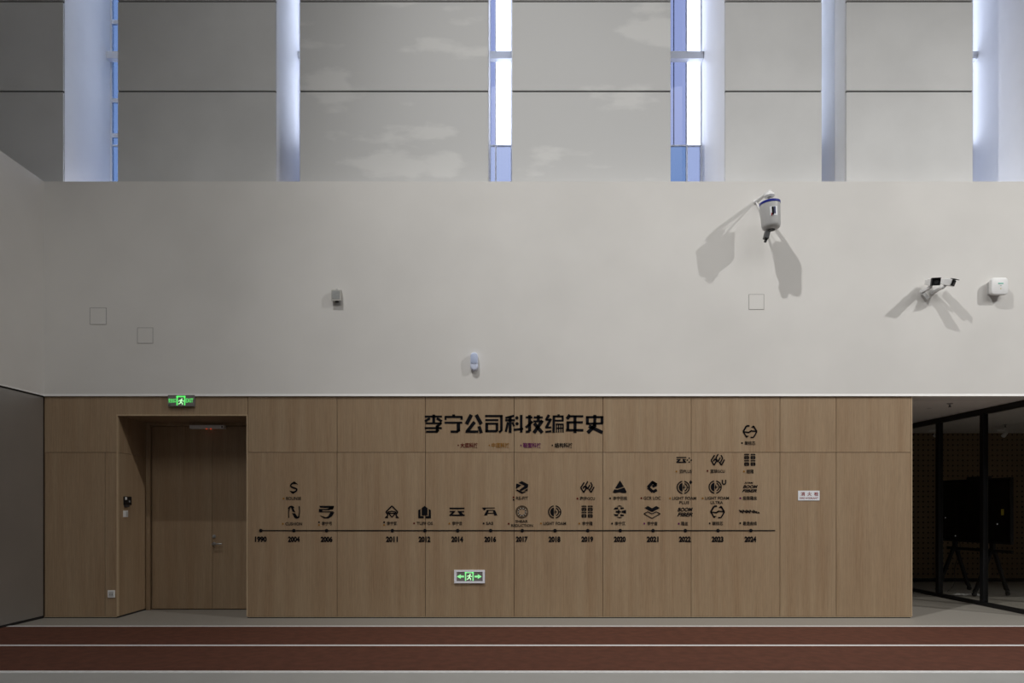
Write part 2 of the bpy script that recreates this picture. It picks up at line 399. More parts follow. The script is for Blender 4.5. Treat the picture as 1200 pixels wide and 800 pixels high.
MB().lathe([(0.026,0),(0.026,0.010),(0.022,0.014)], (hx, dy, hz), (0,-1,0), 20).tube([(hx,dy-0.01,hz),(hx,dy-0.055,hz)],0.010).tube([(hx-0.012,dy-0.055,hz),(hx+0.03,dy-0.058,hz),(hx+0.12,dy-0.058,hz+0.002),(hx+0.132,dy-0.05,hz+0.002)],0.0105).build('door_handle', M['steel'], rt, smooth=True)
MB().lathe([(0.026,0),(0.026,0.008),(0.015,0.012),(0.014,0.022)], (hx, dy, hz+0.108), (0,-1,0), 20).build('lock_cylinder', M['mid_plastic'], rt, smooth=True)
# door sensor bar with two red lights
dx0, dz1 = (223.5-CX)*(D+RD)/F, EYE-(498-CY)*(D+RD-0.02)/F
dx1 = (264-CX)*(D+RD)/F
t = thing('door_lock_bar', ((dx0+dx1)/2, RD, dz1-0.06), 'slim grey lock bar with two red lights above the double door', 'lock')
B(dx0, dx1, RD-0.045, RD+0.034, dz1-0.052, dz1).build('bar_housing', M['white_plastic'], t, bevel=0.004)
MB().lathe([(0.012,0),(0.010,0.003)], (dx1-0.03, RD-0.045, dz1-0.028), (0,-1,0), 14).build('keyhole', M['black'], t)
for k in (241.8, 246.8):
    xx = (k-CX)*(D+RD-0.04)/F
    MB().lathe([(0.011,0),(0.011,0.006),(0.005,0.010)], (xx, RD-0.032, dz1-0.052), (0,0,-1), 12).build('indicator_light', M['red_led'], t)

# jamb fittings
def jamb(px, py):
    d = F*(-JX0)/(CX-px); return d-D, EYE-(py-CY)*d/F
ya, za = jamb(144.4, 581.5); yb, zb = jamb(152.6, 591.5)
t = thing('card_reader', (JX0, (ya+yb)/2, zb), 'black card reader on the left jamb of the door recess', 'card reader')
B(JX0, JX0+0.022, ya, yb, zb, za).build('reader_body', M['black_metal'], t, bevel=0.003)
B(JX0+0.022, JX0+0.024, ya+0.006, ya+0.05, za-0.045, za-0.008).build('paper_tag', M['white_plastic'], t)
MB().lathe([(0.016,0),(0.014,0.004)], (JX0+0.022, (ya+yb)/2+0.03, (za+zb)/2-0.01), (1,0,0), 16).build('sensor_disc', M['mid_plastic'], t)
B(JX0, JX0+0.03, ya+0.02, ya+0.10, zb-0.03, zb).build('bracket', M['dark_plastic'], t)
ya, za = jamb(144.2, 598); yb, zb = jamb(149.2, 605.5)
t = thing('exit_button', (JX0, (ya+yb)/2, zb), 'white push-button plate below the black card reader', 'switch')
B(JX0, JX0+0.012, ya, yb, zb, za).build('plate', M['white_plastic'], t, bevel=0.002)
B(JX0+0.012, JX0+0.017, ya+0.045, yb-0.012, zb+0.014, za-0.014).build('button', M['grey_plastic'], t, bevel=0.001)
# wall socket
sx0, sz0 = W(126.6, 700); sx1, sz1 = W(135, 691.3)
t = thing('wall_socket', ((sx0+sx1)/2, 0, sz0), 'small square white wall socket low on the oak panel left of the door', 'socket')
B(sx0, sx1, -0.011, 0, sz0, sz1).build('plate', M['white_plastic'], t, bevel=0.003)
B(sx0+0.016, sx1-0.016, -0.0135, -0.011, sz0+0.016, sz1-0.016).build('socket_face', M['grey_plastic'], t)
for dx in (-0.014, 0.014):
    c = (sx0+sx1)/2+dx; B(c-0.003, c+0.003, -0.0145, -0.0135, sz0+0.035, sz0+0.056).build('slot', M['black'], t)

# ------------------------------------------------------------------ white band above
YW = -0.012
wm = structure('wall_back_parapet', (0, 0, ZW))
B(XL, XR, YW, YU-0.005, ZW, ZP).build('plaster_band', M['plaster'], wm)
MB().add([(XL, YW+0.01, ZW-0.004), (XL, YW-0.010, ZW-0.004), (XL, YW-0.008, ZW+0.004), (XL, YW, ZW+0.028),
          (XR, YW+0.01, ZW-0.004), (XR, YW-0.010, ZW-0.004), (XR, YW-0.008, ZW+0.004), (XR, YW, ZW+0.028)],
         [(0,1,2,3),(7,6,5,4),(0,4,5,1),(1,5,6,2),(2,6,7,3)]).build('trim_1', M['plaster_edge'], kind='structure')
# right-hand part of the wall below the band (past the glazed room's corner)
B(12.5, XR, 0, 0.15, 0, ZW-0.005).build('wall_back_right', M['plaster'], kind='structure')

# three flush access panels in the plaster
for (a, b, c, d_, lab) in ((106, 360.8, 125.5, 380.5, 'higher of two square flush hatches on the white wall at left'),
                           (161.5, 384, 180, 402.5, 'lower of two square flush hatches on the white wall at left'),
                           (877, 345, 895, 363, 'square flush hatch on the white wall below the drum-shaped camera')):
    X0, Z1 = W(a, b); X1, Z0 = W(c, d_)
    t = thing('service_hatch', ((X0+X1)/2, YW, Z0), lab, 'hatch', 'flush square hatches in the plaster')
    r = 0.006
    fr = MB()
    fr.box(X0, X1, YW-0.003, YW, Z1-r, Z1).box(X0, X1, YW-0.003, YW, Z0, Z0+r)
    fr.box(X0, X0+r, YW-0.003, YW, Z0+r, Z1-r).box(X1-r, X1, YW-0.003, YW, Z0+r, Z1-r)
    fr.build('frame', noisy('access_frame_paint', (0.36, 0.35, 0.34), 0.05), t)
    B(X0+r, X1-r, YW-0.0025, YW, Z0+r, Z1-r).build('cover', M['plaster'], t)

# ------------------------------------------------------------------ upper wall of cement panels with deep window slots
wu = structure('wall_back_upper', (0, YU, ZP))
slots = [(-6.268, -5.494), (-3.255, -2.912), (-0.242, 0.103), (2.347, 3.122), (4.490, 4.840), (6.631, 7.42)]
LIP, RV = 0.35, 1.16
zj = [ZP-0.25, EYE+(CY-107)*DU/F, EYE+(CY-1.5)*DU/F, ZC]
xs_ = [XUL] + [v for s in slots for v in s] + [XR]
jw = 0.011
for i in range(0, len(xs_), 2):
    a, b = xs_[i], xs_[i+1]
    B(a+0.002, b-0.002, YU+0.03, YU+RV, ZP-0.25, ZC).build('backing', M['joint'], wu)
    for k, (z0, z1) in enumerate(zip(zj[:-1], zj[1:])):
        m = M['panel_patched'] if (4 <= i <= 6 and k < 2) else M['panel']
        B(a, b, YU, YU+0.029, z0+(jw if k else 0), z1-jw).build('wall_panel', m, wu, bevel=0.004, seg=1)
bar_z = EYE+(CY-65.8)*(DU+RV*0.93)/F
low_z = EYE+(CY-170)*(DU+RV)/F
for n, (a, b) in enumerate(slots):
    wide = b-a > 0.5
    lip = 0.60 if n == 5 else LIP
    for x0, x1, q0, q1 in ((a-0.001, a+0.004, a-0.001, a+0.001), (b-0.004, b+0.001, b-0.001, b+0.001)):
        B(x0, x1, YU+0.03, YU+lip, ZP-0.2, ZC).build('reveal_lip', M['panel'] if n == 4 else M['reveal'], wu)
        B(q0, q1, YU+lip, YU+RV, ZP-0.2, ZC).build('reveal', M['reveal'], wu)
    wn = structure('window_%d' % (n+1), ((a+b)/2, YU+RV, ZP))
    yy = YU+RV; ft = 0.012 if not wide else 0.02
    split = a + (0.093 if not wide else 0.539)
    z0, z1 = ZP-0.2, ZC
    B(a, a+ft, yy, yy+0.06, z0, z1).build('frame', M['alu'], wn)
    B(b-ft, b, yy, yy+0.06, z0, z1).build('frame', M['alu'], wn)
    B(split-0.011, split+0.011, yy, yy+0.05, z0, z1).build('mullion', M['alu'], wn)
    if wide:
        for fx in (0.42, 0.62):
            xx = a+(split-a)*fx; B(xx-0.006, xx+0.006, yy+0.005, yy+0.03, low_z, z1).build('glazing_bar', M['pane_pale'], wn)
    if n == 0:
        for zz in (25, 117, 158): B(a+ft, split-0.011, yy+0.01, yy+0.05, EYE+(CY-zz)*(DU+RV)/F-0.03, EYE+(CY-zz)*(DU+RV)/F+0.03).build('glazing_bar', M['alu'], wn)
    B(a+ft, b-ft, yy+0.005, yy+0.045, low_z-0.008, low_z+0.008).build('sill_rail', M['alu'], wn)
    B(a+ft, split-0.011, yy+0.02, yy+0.026, low_z+0.008, z1).build('pane', M['pane_deep'] if n == 0 else M['pane_blue'], wn)
    B(split+0.011, b-ft, yy+0.02, yy+0.026, low_z+0.008, z1).build('pane', M['pane_clear'], wn)
    B(a+ft, split-0.011, yy+0.02, yy+0.026, z0, low_z-0.008).build('pane', M['pane_deep' if wide else 'pane_pale'], wn)
    B(split+0.011, b-ft, yy+0.02, yy+0.026, z0, low_z-0.008).build('pane', M['pane_pale'], wn)
    B(a+0.002, b-0.002, yy-0.12, yy-0.02, bar_z-0.058, bar_z+0.058).build('transom_bar', M['alu'], wn, bevel=0.005, seg=1)

# ------------------------------------------------------------------ glazed room at the right
B(XE-0.5, 12.7, YB, YB+0.2, 0, ZW).build('wall_rear', M['perforated'], kind='structure')
B(12.5, 12.7, 0.15, YB, 0, ZW).build('wall_room_right', M['plaster'], kind='structure')
B(XE-0.4, 12.7, YU-0.004, YB+0.2, ZW, ZW+0.15).build('ceiling_room', M['ceiling'], kind='structure')
B(XE, 12.5, YB-0.02, YB, 0, 0.07).build('baseboard_rear', M['black'], kind='structure')
XG = 7.30
t = thing('glass_partition', (XG, 2.2, 0), 'black-framed glass partition running back beside the oak wall', 'partition')
py_ = [0.11, 1.18, 2.25, 3.32, 4.39]
B(XG-0.04, XG+0.04, 0.0, YB-0.02, 2.915, ZW-0.004).build('top_rail', M['black_metal'], t)
B(XG-0.04, XG+0.04, 0.0, YB-0.02, 0.0, 0.055).build('bottom_rail', M['black_metal'], t)
for y in py_: B(XG-0.04, XG+0.04, y-0.04, y+0.04, 0.055, 2.915).build('post', M['black_metal'], t, bevel=0.003, seg=1)
for k in range(5):                       # the same glazing turns the corner and runs along the hall
    x = XG+1.04+k*1.04
    B(x-0.04, x+0.04, 0.01, 0.09, 0.055, 2.915).build('post', M['black_metal'], t, bevel=0.003, seg=1)
    xa = XG+0.041 if k == 0 else x-1.0
    B(xa, x-0.04, 0.045, 0.055, 0.055, 2.915).build('glass_pane', M['glass'], t)
B(XG+0.041, 12.49, 0.01, 0.09, 2.915, ZW-0.006).build('top_rail', M['black_metal'], t)
B(XG+0.041, 12.49, 0.01, 0.09, 0.0, 0.055).build('bottom_rail', M['black_metal'], t)
for a, b in zip(py_, py_[1:]+[YB-0.02]):
    B(XG-0.006, XG+0.006, a+0.04, b-(0.04 if b < 4.5 else 0), 0.055, 2.915).build('glass_pane', M['glass'], t)

# mobile display
fr_, bk_ = Vector((8.30, 1.91, 0)), Vector((8.04, 3.34, 0))
ax = (fr_-bk_).normalized(); nrm = Vector((ax.y, -ax.x, 0))
if nrm.x > 0: nrm = -nrm
t = thing('mobile_display', ((fr_+bk_)/2).to_tuple(), 'large black display screen on a wheeled stand behind the glass partition', 'display')
Wd = (fr_-bk_).length
def P(u, n, z): v = bk_ + ax*u + nrm*n; return (v.x, v.y, z)
def obox(u0, u1, n0, n1, z0, z1):
    m = MB(); m.add([P(u0,n0,z0),P(u1,n0,z0),P(u1,n1,z0),P(u0,n1,z0),P(u0,n0,z1),P(u1,n0,z1),P(u1,n1,z1),P(u0,n1,z1)],
                    [(3,2,1,0),(4,5,6,7),(0,1,5,4),(1,2,6,5),(2,3,7,6),(3,0,4,7)]); return m
scr = obox(0, Wd, 0.0, 0.06, 0.889, 1.99).build('screen', M['black_metal'], t, bevel=0.006)
obox(0.02, Wd-0.02, 0.06, 0.064, 0.93, 1.96).build('screen_glass', mat('dark_screen_glass', (0.004,0.004,0.004), 0.15), t)
obox(Wd*0.42, Wd*0.72, 0.0, 0.07, 1.985, 2.03).build('camera_bar', M['black_metal'], t, bevel=0.005)
obox(Wd-0.17, Wd-0.12, 0.064, 0.066, 1.37, 1.47).build('sticker', M['yellow'], scr)
for u, z in ((Wd-0.24, 1.22), (0.37, 0.99), (0.15, 1.31)):
    MB().lathe([(0.009,0),(0.007,0.003)], P(u, 0.064, z), nrm, 10).build('indicator_light', M['white_led'], scr)
fu = (0.26, Wd-0.42)
for u in fu:
    MB().bar(P(u, -0.03, 0.72), P(u, -0.03, 1.8), 0.07, 0.05, up=ax).build('upright', M['black_metal'], t)
    for s_, e in ((1, 0.33), (-1, 0.27)):
        lg = MB().bar(P(u, -0.03+0.02*s_, 0.79), P(u, -0.03+e*s_, 0.10), 0.05, 0.045, up=ax).bar(P(u, -0.03+e*s_, 0.115), P(u, -0.03+(e+0.03)*s_, 0.07), 0.05, 0.045, up=ax).build('leg', M['black_metal'], t)
        c = P(u, -0.03+(e+0.03)*s_, 0.036)
        MB().lathe([(0.034,-0.02),(0.036,-0.012),(0.036,0.012),(0.034,0.02)], c, ax, 16).build('caster', M['black'], lg)
MB().bar(P(0.10, -0.03, 0.765), P(Wd-0.05, -0.03, 0.765), 0.05, 0.04).build('crossbar', M['black_metal'], t)
cab = []
for i in range(14):
    k = i/13; a = P(0.42+0.05*math.sin(k*9), 0.03+0.03*math.sin(k*7)+0.25*k*k, 0.90*(1-k)**1.15+0.012)
    cab.append(a)
MB().tube(cab, 0.006, 6).build('power_cable', M['black'], t)
# loose white cable on the floor
random.seed(3); pts = []
c0 = Vector((7.86, 2.42, 0.012))
for i in range(40):
    a = i*0.55; pts.append((c0.x+0.19*math.cos(a)*(0.5+0.5*random.random())+0.006*i-0.1, c0.y+0.10*math.sin(a*1.3)*(0.5+0.6*random.random()), 0.009+0.012*abs(math.sin(i*1.7))))
tag(MB().tube(pts, 0.007, 6).build('loose_cable', M['white_plastic'], smooth=True), 'tangled pale cable on the floor under the wheeled display', 'cable')
# ceiling fittings of the glazed room
def ceil_pt(px, py):
    d = (ZW-EYE)*F/(CY-py); return (px-CX)*d/F, d-D
for px, py, lab in ((1113, 472.5, 'dark sprinkler head on the soffit nearest the oak wall corner'), (1178, 497, 'dark sprinkler head on the ceiling above the track spotlight')):
    X, Y = ceil_pt(px, py); t = thing('sprinkler', (X, Y, ZW-0.06), lab, 'sprinkler')
    MB().lathe([(0.04,0),(0.04,0.006),(0.012,0.010),(0.012,0.03)], (X,Y,ZW), (0,0,-1), 18).build('rosette', M['mid_plastic'], t)
    MB().lathe([(0.010,0.03),(0.012,0.045),(0.022,0.05),(0.022,0.053)], (X,Y,ZW), (0,0,-1), 12).build('sprinkler_head', M['dark_plastic'], t)
for px, py, lab in ((1089, 478, 'small round recessed downlight beside the soffit sprinkler'), (1120, 496.5, 'small round downlight seen through the middle glass pane'),
                    (1106, 503, 'small round downlight just right of the left glass post')):
    X, Y = ceil_pt(px, py); t = thing('downlight', (X, Y, ZW-0.01), lab, 'light', 'recessed downlights')
    MB().lathe([(0.045,0),(0.045,0.006),(0.036,0.008)], (X,Y,ZW), (0,0,-1), 20).build('rim', M['white_plastic'], t)
    MB().lathe([(0.034,0.008),(0.02,0.009)], (X,Y,ZW), (0,0,-1), 16).build('diffuser', M['grey_plastic'], t)
for px, lab in ((1174, 'white track spotlight tilted down behind the right glass pane'), (1094.2, 'white track spotlight half hidden beside the left glass post')):
    X, Y = ceil_pt(px, 499.0); t = thing('track_spotlight', (X, Y, ZW-0.2), lab, 'light', 'track spotlights')
    B(X-0.09, X+0.07, Y-0.02, Y+0.02, ZW-0.10, ZW-0.07).build('gear_box', M['white_plastic'], t, bevel=0.003)
    MB().tube([(X+0.05,Y,ZW),(X+0.05,Y,ZW-0.14)],0.008,8).build('stem', M['white_plastic'], t)
    MB().lathe([(0.03,0),(0.036,0.01),(0.036,0.10),(0.032,0.10)], (X+0.085, Y+0.01, ZW-0.12), Vector((-0.75,-0.25,-0.75)).normalized(), 18).build('lamp_head', M['white_plastic'], t, smooth=True)

# ------------------------------------------------------------------ wall devices
# loudspeaker box
x0, z1 = W(387.5, 338.3, D-0.1); x1, z0 = W(399.8, 351.8, D-0.1)
t = thing('wall_loudspeaker', ((x0+x1)/2, YW, z0), 'small grey box loudspeaker on the white wall above the timeline start', 'loudspeaker')
MB().add([(x0+0.02,YW,z0+0.03),(x1-0.01,YW,z0+0.03),(x1-0.01,YW,z1),(x0+0.02,YW,z1),(x0,YW-0.065,z0),(x1,YW-0.065,z0),(x1,YW-0.055,z1),(x0,YW-0.055,z1)],
         [(0,1,2,3),(7,6,5,4),(0,4,5,1),(1,5,6,2),(2,6,7,3),(3,7,4,0)]).build('cabinet', noisy('beige_grey_plastic', (0.46,0.45,0.42), 0.03), t, bevel=0.004)
B(x0+0.014, x1-0.026, YW-0.067, YW-0.054, z0+0.028, z1-0.020).build('grille', noisy('grille_mesh', (0.36, 0.37, 0.37), 0.1, nscale=60), t, bevel=0.002)
B((x0+x1)/2-0.012, (x0+x1)/2+0.012, YW-0.05, YW-0.03, z1-0.004, z1+0.014).build('mount_tab', M['grey_plastic'], t)
B((x0+x1)/2-0.02, (x0+x1)/2+0.025, YW-0.055, YW-0.03, z0-0.012, z0+0.004).build('cable_gland', M['black'], t)
B(x0+0.04, x1-0.03, YW-0.012, YW, z0-0.04, z0+0.04).build('back_plate', M['grey_plastic'], t)
# motion sensor
x0, z1 = W(551.2, 412.8, D-0.06); x1, z0 = W(560.2, 433.6, D-0.06); xc = (x0+x1)/2; r = (x1-x0)/2
def capsule(xc, z0, z1, r, n=10):
    return [(xc+r*math.cos(a), z1-r+r*math.sin(a)) for a in [PI*k/n for k in range(n+1)]] + [(xc+r*math.cos(a), z0+r+r*math.sin(a)) for a in [PI+PI*k/n for k in range(n+1)]]
t = thing('motion_sensor', (xc, YW, z0), 'bluish white capsule-shaped motion sensor on the white wall above the title', 'sensor')
MB().prism(capsule(xc, z0, z1, r), YW-0.062, YW).build('sensor_body', M['blue_white'], t, bevel=0.012, smooth=True, seg=3)
zl = z0+(z1-z0)*0.42
pts_ = [p for p in capsule(xc, z0+0.012, z1-0.008, r-0.008)]
pts_ = [(xc+(r-0.008)*math.cos(a), z1-r+(r-0.008)*math.sin(a)) for a in [PI*k/10 for k in range(11)]] + [(xc-(r-0.008)*math.cos(PI*k/8), zl-0.016*math.sin(PI*k/8)) for k in range(9)]
MB().prism(pts_, YW-0.068, YW-0.055).build('lens', M['lens'], t, bevel=0.004, smooth=True)
# wireless access point
x0, z1 = W(1160.5, 325.5, D-0.1); x1, z0 = W(1180.8, 345.5, D-0.1)
t = thing('access_point', ((x0+x1)/2, YW, z0), 'white rounded square wireless access point with a green light bar', 'router')
def rrect(x0, x1, z0, z1, r, n=6):
    o = []
    for cx_, cz_, a0 in ((x1-r, z1-r, 0), (x0+r, z1-r, PI/2), (x0+r, z0+r, PI), (x1-r, z0+r, 1.5*PI)):
        o += [(cx_+r*math.cos(a0+PI/2*k/n), cz_+r*math.sin(a0+PI/2*k/n)) for k in range(n+1)]
    return o
MB().prism(rrect(x0, x1, z0, z1, 0.045), YW-0.105, YW-0.055).build('housing', M['white_plastic'], t, bevel=0.012, smooth=True, seg=3)
MB().prism(rrect(x0+0.02, x1-0.02, z0+0.02, z1-0.02, 0.03), YW-0.056, YW).build('mount_base', M['grey_plastic'], t)
cx_ = (x0+x1)/2+0.012; cz_ = (z0+z1)/2
B(cx_-0.035, cx_+0.035, YW-0.108, YW-0.1045, cz_+0.030, cz_+0.040).build('light_bar', M['teal_led'], t)
B(cx_-0.012, cx_+0.012, YW-0.107, YW-0.1045, cz_+0.004, cz_+0.012).build('mark', M['grey_plastic'], t)
MB().lathe([(0.007,0),(0.006,0.002)], (cx_, YW-0.105, cz_-0.034), (0,-1,0), 12).build('indicator_light', M['yellow'], t)

# two bullet cameras side by side, each on its own arm
def WP(px, py, pp):
    d = D+YW-pp; X, Z = W(px, py, d); return Vector((X, YW-pp, Z))
def bullet(back, front, arm0, arm1, label, dark_front, n):
    t = thing('bullet_camera', tuple(arm0), label, 'camera', 'bullet cameras on the white wall')
    a = (front-back).normalized(); L_ = (front-back).length
    sd = a.cross(Vector((0, 0, 1))).normalized(); up = sd.cross(a)
    def cb(u0, u1, v0, v1, w0, w1):
        m = MB(); m.add([tuple(back+a*u+sd*v+up*w_) for w_ in (w0, w1) for (u, v) in ((u0, v0), (u1, v0), (u1, v1), (u0, v1))],
                        [(3,2,1,0),(4,5,6,7),(0,1,5,4),(1,2,6,5),(2,3,7,6),(3,0,4,7)]); return m
    cb(0, L_*0.42, -0.042, 0.042, -0.034, 0.034).build('rear_housing', M['white_plastic'], t, bevel=0.008)
    cb(L_*0.38, L_, -0.050, 0.050, -0.042, 0.044).build('front_housing', M['white_plastic'], t, bevel=0.009)
    cb(L_, L_+0.006, -0.043, 0.043, -0.036, 0.036).build('lens_plate', M['black_metal'], t, bevel=0.002, seg=1)
    m = MB().lathe([(0.024,0),(0.024,0.006),(0.018,0.008)], back+a*(L_+0.006), a, 18).build('lens', M['dark_plastic'], t)
    if dark_front: cb(L_*0.86, L_+0.012, -0.053, 0.053, -0.045, 0.048).build('front_band', M['black_metal'], t, bevel=0.004)
    cb(L_-0.03, L_+0.038, -0.046, 0.046, 0.046, 0.053).build('sun_visor', M['black_metal'], t)
    MB().bar(arm0, arm1, 0.034, 0.036).build('arm', M['white_plastic'], t, bevel=0.004)
    MB().lathe([(0.030,0),(0.030,0.012),(0.022,0.016)], arm0, (0,-1,0), 20).build('wall_plate', M['white_plastic'], t)
    MB().tube([arm1+Vector((0,0,-0.015)), back+a*(L_*0.55)+up*(-0.03)], 0.017, 12).build('swivel', M['grey_plastic'], t, smooth=True)
    return t
t = bullet(WP(1087.2, 330.4, 0.06), WP(1096.7, 330.2, 0.295), WP(1080.3, 342.2, 0), WP(1090.4, 336.0, 0.15),
           'left of the two white bullet cameras, with a black front facing the hall', True, 0)
w0, w1 = WP(1081.5, 344, 0.025), WP(1086.5, 350.5, 0.025)
MB().bar(w0, w1, 0.05, 0.05, up=(0,1,0)).build('junction_box', M['grey_plastic'], t, bevel=0.004)
t = bullet(WP(1101.5, 329.6, 0.08), WP(1117.0, 331.6, 0.225), WP(1093.0, 343.2, 0), WP(1104.0, 336.4, 0.15),
           'right of the two white bullet cameras, turned sideways with a black sun visor', False, 1)

# drum-shaped hanging camera on a wall arm
p = 0.36
base, tip = WP(885.6, 236.6, 0.0), WP(902.5, 224.0, p)
t = thing('drum_camera', (base.x, YW, base.z), 'grey drum-shaped unit with a blue rim hanging from a white wall arm', 'camera')
MB().lathe([(0.032,0),(0.032,0.01),(0.022,0.016)], base, (0,-1,0), 20).build('wall_plate', M['white_plastic'], t)
MB().tube([base, tip], 0.025, 12).build('arm', M['white_plastic'], t, smooth=True)
tilt = Vector((-0.055, 0, 1)).normalized()
ctr = WP(902.9, 252.5, p)
def at(h): return ctr + tilt*h
MB().lathe([(0.02,0.310),(0.035,0.300),(0.062,0.276),(0.068,0.252),(0.062,0.243),(0.02,0.24)], ctr, tilt, 28).build('cap', M['white_plastic'], t, smooth=True)
MB().lathe([(0.026,0.235),(0.022,0.25)], ctr, tilt, 16).lathe([(0.02,0.16),(0.024,0.238)], ctr, tilt, 16).build('neck', M['grey_plastic'], t, smooth=True)
MB().lathe([(0.045,-0.185),(0.09,-0.178),(0.110,-0.160),(0.119,-0.130),(0.127,0.135),(0.10,0.14)], ctr, tilt, 40).build('drum', M['grey_plastic'], t, smooth=True)
MB().lathe([(0.129,0.135),(0.131,0.140),(0.131,0.164),(0.126,0.168),(0.118,0.168)], ctr, tilt, 40).build('blue_rim', M['blue'], t, smooth=True)
MB().lathe([(0.118,0.166),(0.10,0.176),(0.03,0.182)], ctr, tilt, 32).build('lid', M['grey_plastic'], t, smooth=True)
MB().lathe([(0.05,0.186),(0.045,0.192),(0.02,0.195)], ctr, (-tilt).normalized(), 24).build('underside_cap', M['black'], t)
# label on the drum front: white sheet with dark blue blocks
def onDrum(a0, a1, h0, h1, rr, thick=0.002, n=6):
    m = MB(); q = Vector((0,0,1)).rotation_difference(tilt); vs = []; fs = []
    for k in range(n+1):
        an = a0+(a1-a0)*k/n
        for h in (h0, h1):
            R_ = rr + 0.0085*(h+0.13)/0.265*1.0
            for q_ in (0, thick): vs.append(ctr + q @ Vector(((R_+q_)*math.sin(an), -(R_+q_)*math.cos(an), h)))
    for k in range(n):
        i = k*4; j = i+4
        fs += [(i+1,j+1,j+3,i+3),(i,i+2,j+2,j),(i,j,j+1,i+1),(i+2,i+3,j+3,j+2)]
    fs += [(0,1,3,2),(n*4,n*4+2,n*4+3,n*4+1)]
    return m.add(vs, fs)
lab_ = onDrum(-0.42, 0.34, -0.045, 0.070, 0.119).build('label', M['sign_white'], t)
onDrum(-0.22, -0.04, -0.040, 0.064, 0.1212).build('label_print', M['ink'], lab_)
onDrum(-0.02, 0.15, -0.025, 0.064, 0.1212).build('label_print', mat('navy_print', (0.03,0.035,0.12), 0.5), lab_)
onDrum(-0.32, -0.20, -0.050, -0.015, 0.1214).build('label_print', M['sign_red'], lab_)
# side stay and cables
MB().tube([base+Vector((0,-0.01,0.0)), WP(889.5, 243, 0.2), WP(892.8, 250, 0.30)], 0.011, 8).build('stay', M['white_plastic'], t, smooth=True)
MB().tube([WP(889.5, 246, 0.2), WP(891.5, 256, 0.30), WP(894.0, 265, 0.33)], 0.004, 6).build('cable', M['grey_plastic'], t)
MB().tube([WP(889, 239, 0.18), WP(895, 235.5, 0.28), WP(899.5, 234, p)], 0.004, 6).build('cable', M['grey_plastic'], t)
MB().tube([WP(904.5, 232, p), WP(908.5, 235, p), WP(910, 237.5, p)], 0.004, 6).build('cable', M['grey_plastic'], t)
MB().tube([at(-0.185)+Vector((0.0,-0.03,0)), WP(900.5, 270, p), WP(899.5, 274, p)], 0.011, 8).build('connector_stem', M['mid_plastic'], t)
k0 = WP(898.3, 276, p)
MB().bar(k0+Vector((0.012,0,0.052)), k0+Vector((-0.012,0,-0.045)), 0.07, 0.062, up=(0,1,0)).build('connector', M['dark_plastic'], t, bevel=0.008)
MB().bar(k0+Vector((-0.004,0,-0.045)), k0+Vector((-0.02,0,-0.085)), 0.03, 0.03, up=(0,1,0)).build('connector_plug', M['black'], t, bevel=0.004)

# ------------------------------------------------------------------ lettering helpers
Y_INK = -0.0035
def T(body, px, py, hpx, mat_, name, parent, wpx=None, align='CENTER', bold=0.0, shear=0.0, y=Y_INK, thick=0.0012, dd=None):
    """a line of lettering: centre at photo point, glyph height in px, optional total width in px"""
    dd = dd or D
    k = dd/F
    cu = bpy.data.curves.new(name, 'FONT'); cu.body = body; cu.size = 1.0; cu.resolution_u = 3; cu.shear = shear
    cu.offset = bold; cu.extrude = 0
    o = bpy.data.objects.new(name, cu); COL.objects.link(o)
    dg = bpy.context.evaluated_depsgraph_get(); me = bpy.data.meshes.new_from_object(o.evaluated_get(dg))
    bpy.data.objects.remove(o); bpy.data.curves.remove(cu)
    vs = [v.co.copy() for v in me.vertices]; fs = [tuple(p.vertices) for p in me.polygons]; bpy.data.meshes.remove(me)
    if not vs: return None
    x0 = min(v.x for v in vs); x1 = max(v.x for v in vs); z0 = min(v.y for v in vs); z1 = max(v.y for v in vs)
    sz = hpx*k/(z1-z0); sx = sz if wpx is None else wpx*k/(x1-x0)
    X, Z = W(px, py, dd); m = MB()
    m.add([(X+(v.x-(x0+x1)/2)*sx, y, Z+(v.y-(z0+z1)/2)*sz) for v in vs], fs)
    me = bpy.data.meshes.new(name)
    c = Vector((X, y, Z)); me.from_pydata([tuple(Vector(v)-c) for v in m.v], [], m.f)
    bm = bmesh.new(); bm.from_mesh(me)
    bmesh.ops.remove_doubles(bm, verts=bm.verts, dist=1e-5)
    for f in bm.faces: f.normal_update()
    if bm.faces and sum(f.normal.y*f.calc_area() for f in bm.faces) > 0: bmesh.ops.reverse_faces(bm, faces=bm.faces)
    r_ = bmesh.ops.extrude_face_region(bm, geom=bm.faces[:])
    bmesh.ops.translate(bm, verts=[e for e in r_['geom'] if isinstance(e, bmesh.types.BMVert)], vec=(0, -thick, 0))
    bm.to_mesh(me); bm.free()
    ob = bpy.data.objects.new(name, me); me.materials.append(mat_); COL.objects.link(ob)
    pl = Vector((0,0,0)); q = parent
    while q is not None: pl += q.location; q = q.parent
    ob.location = c-pl; ob.parent = parent
    return ob

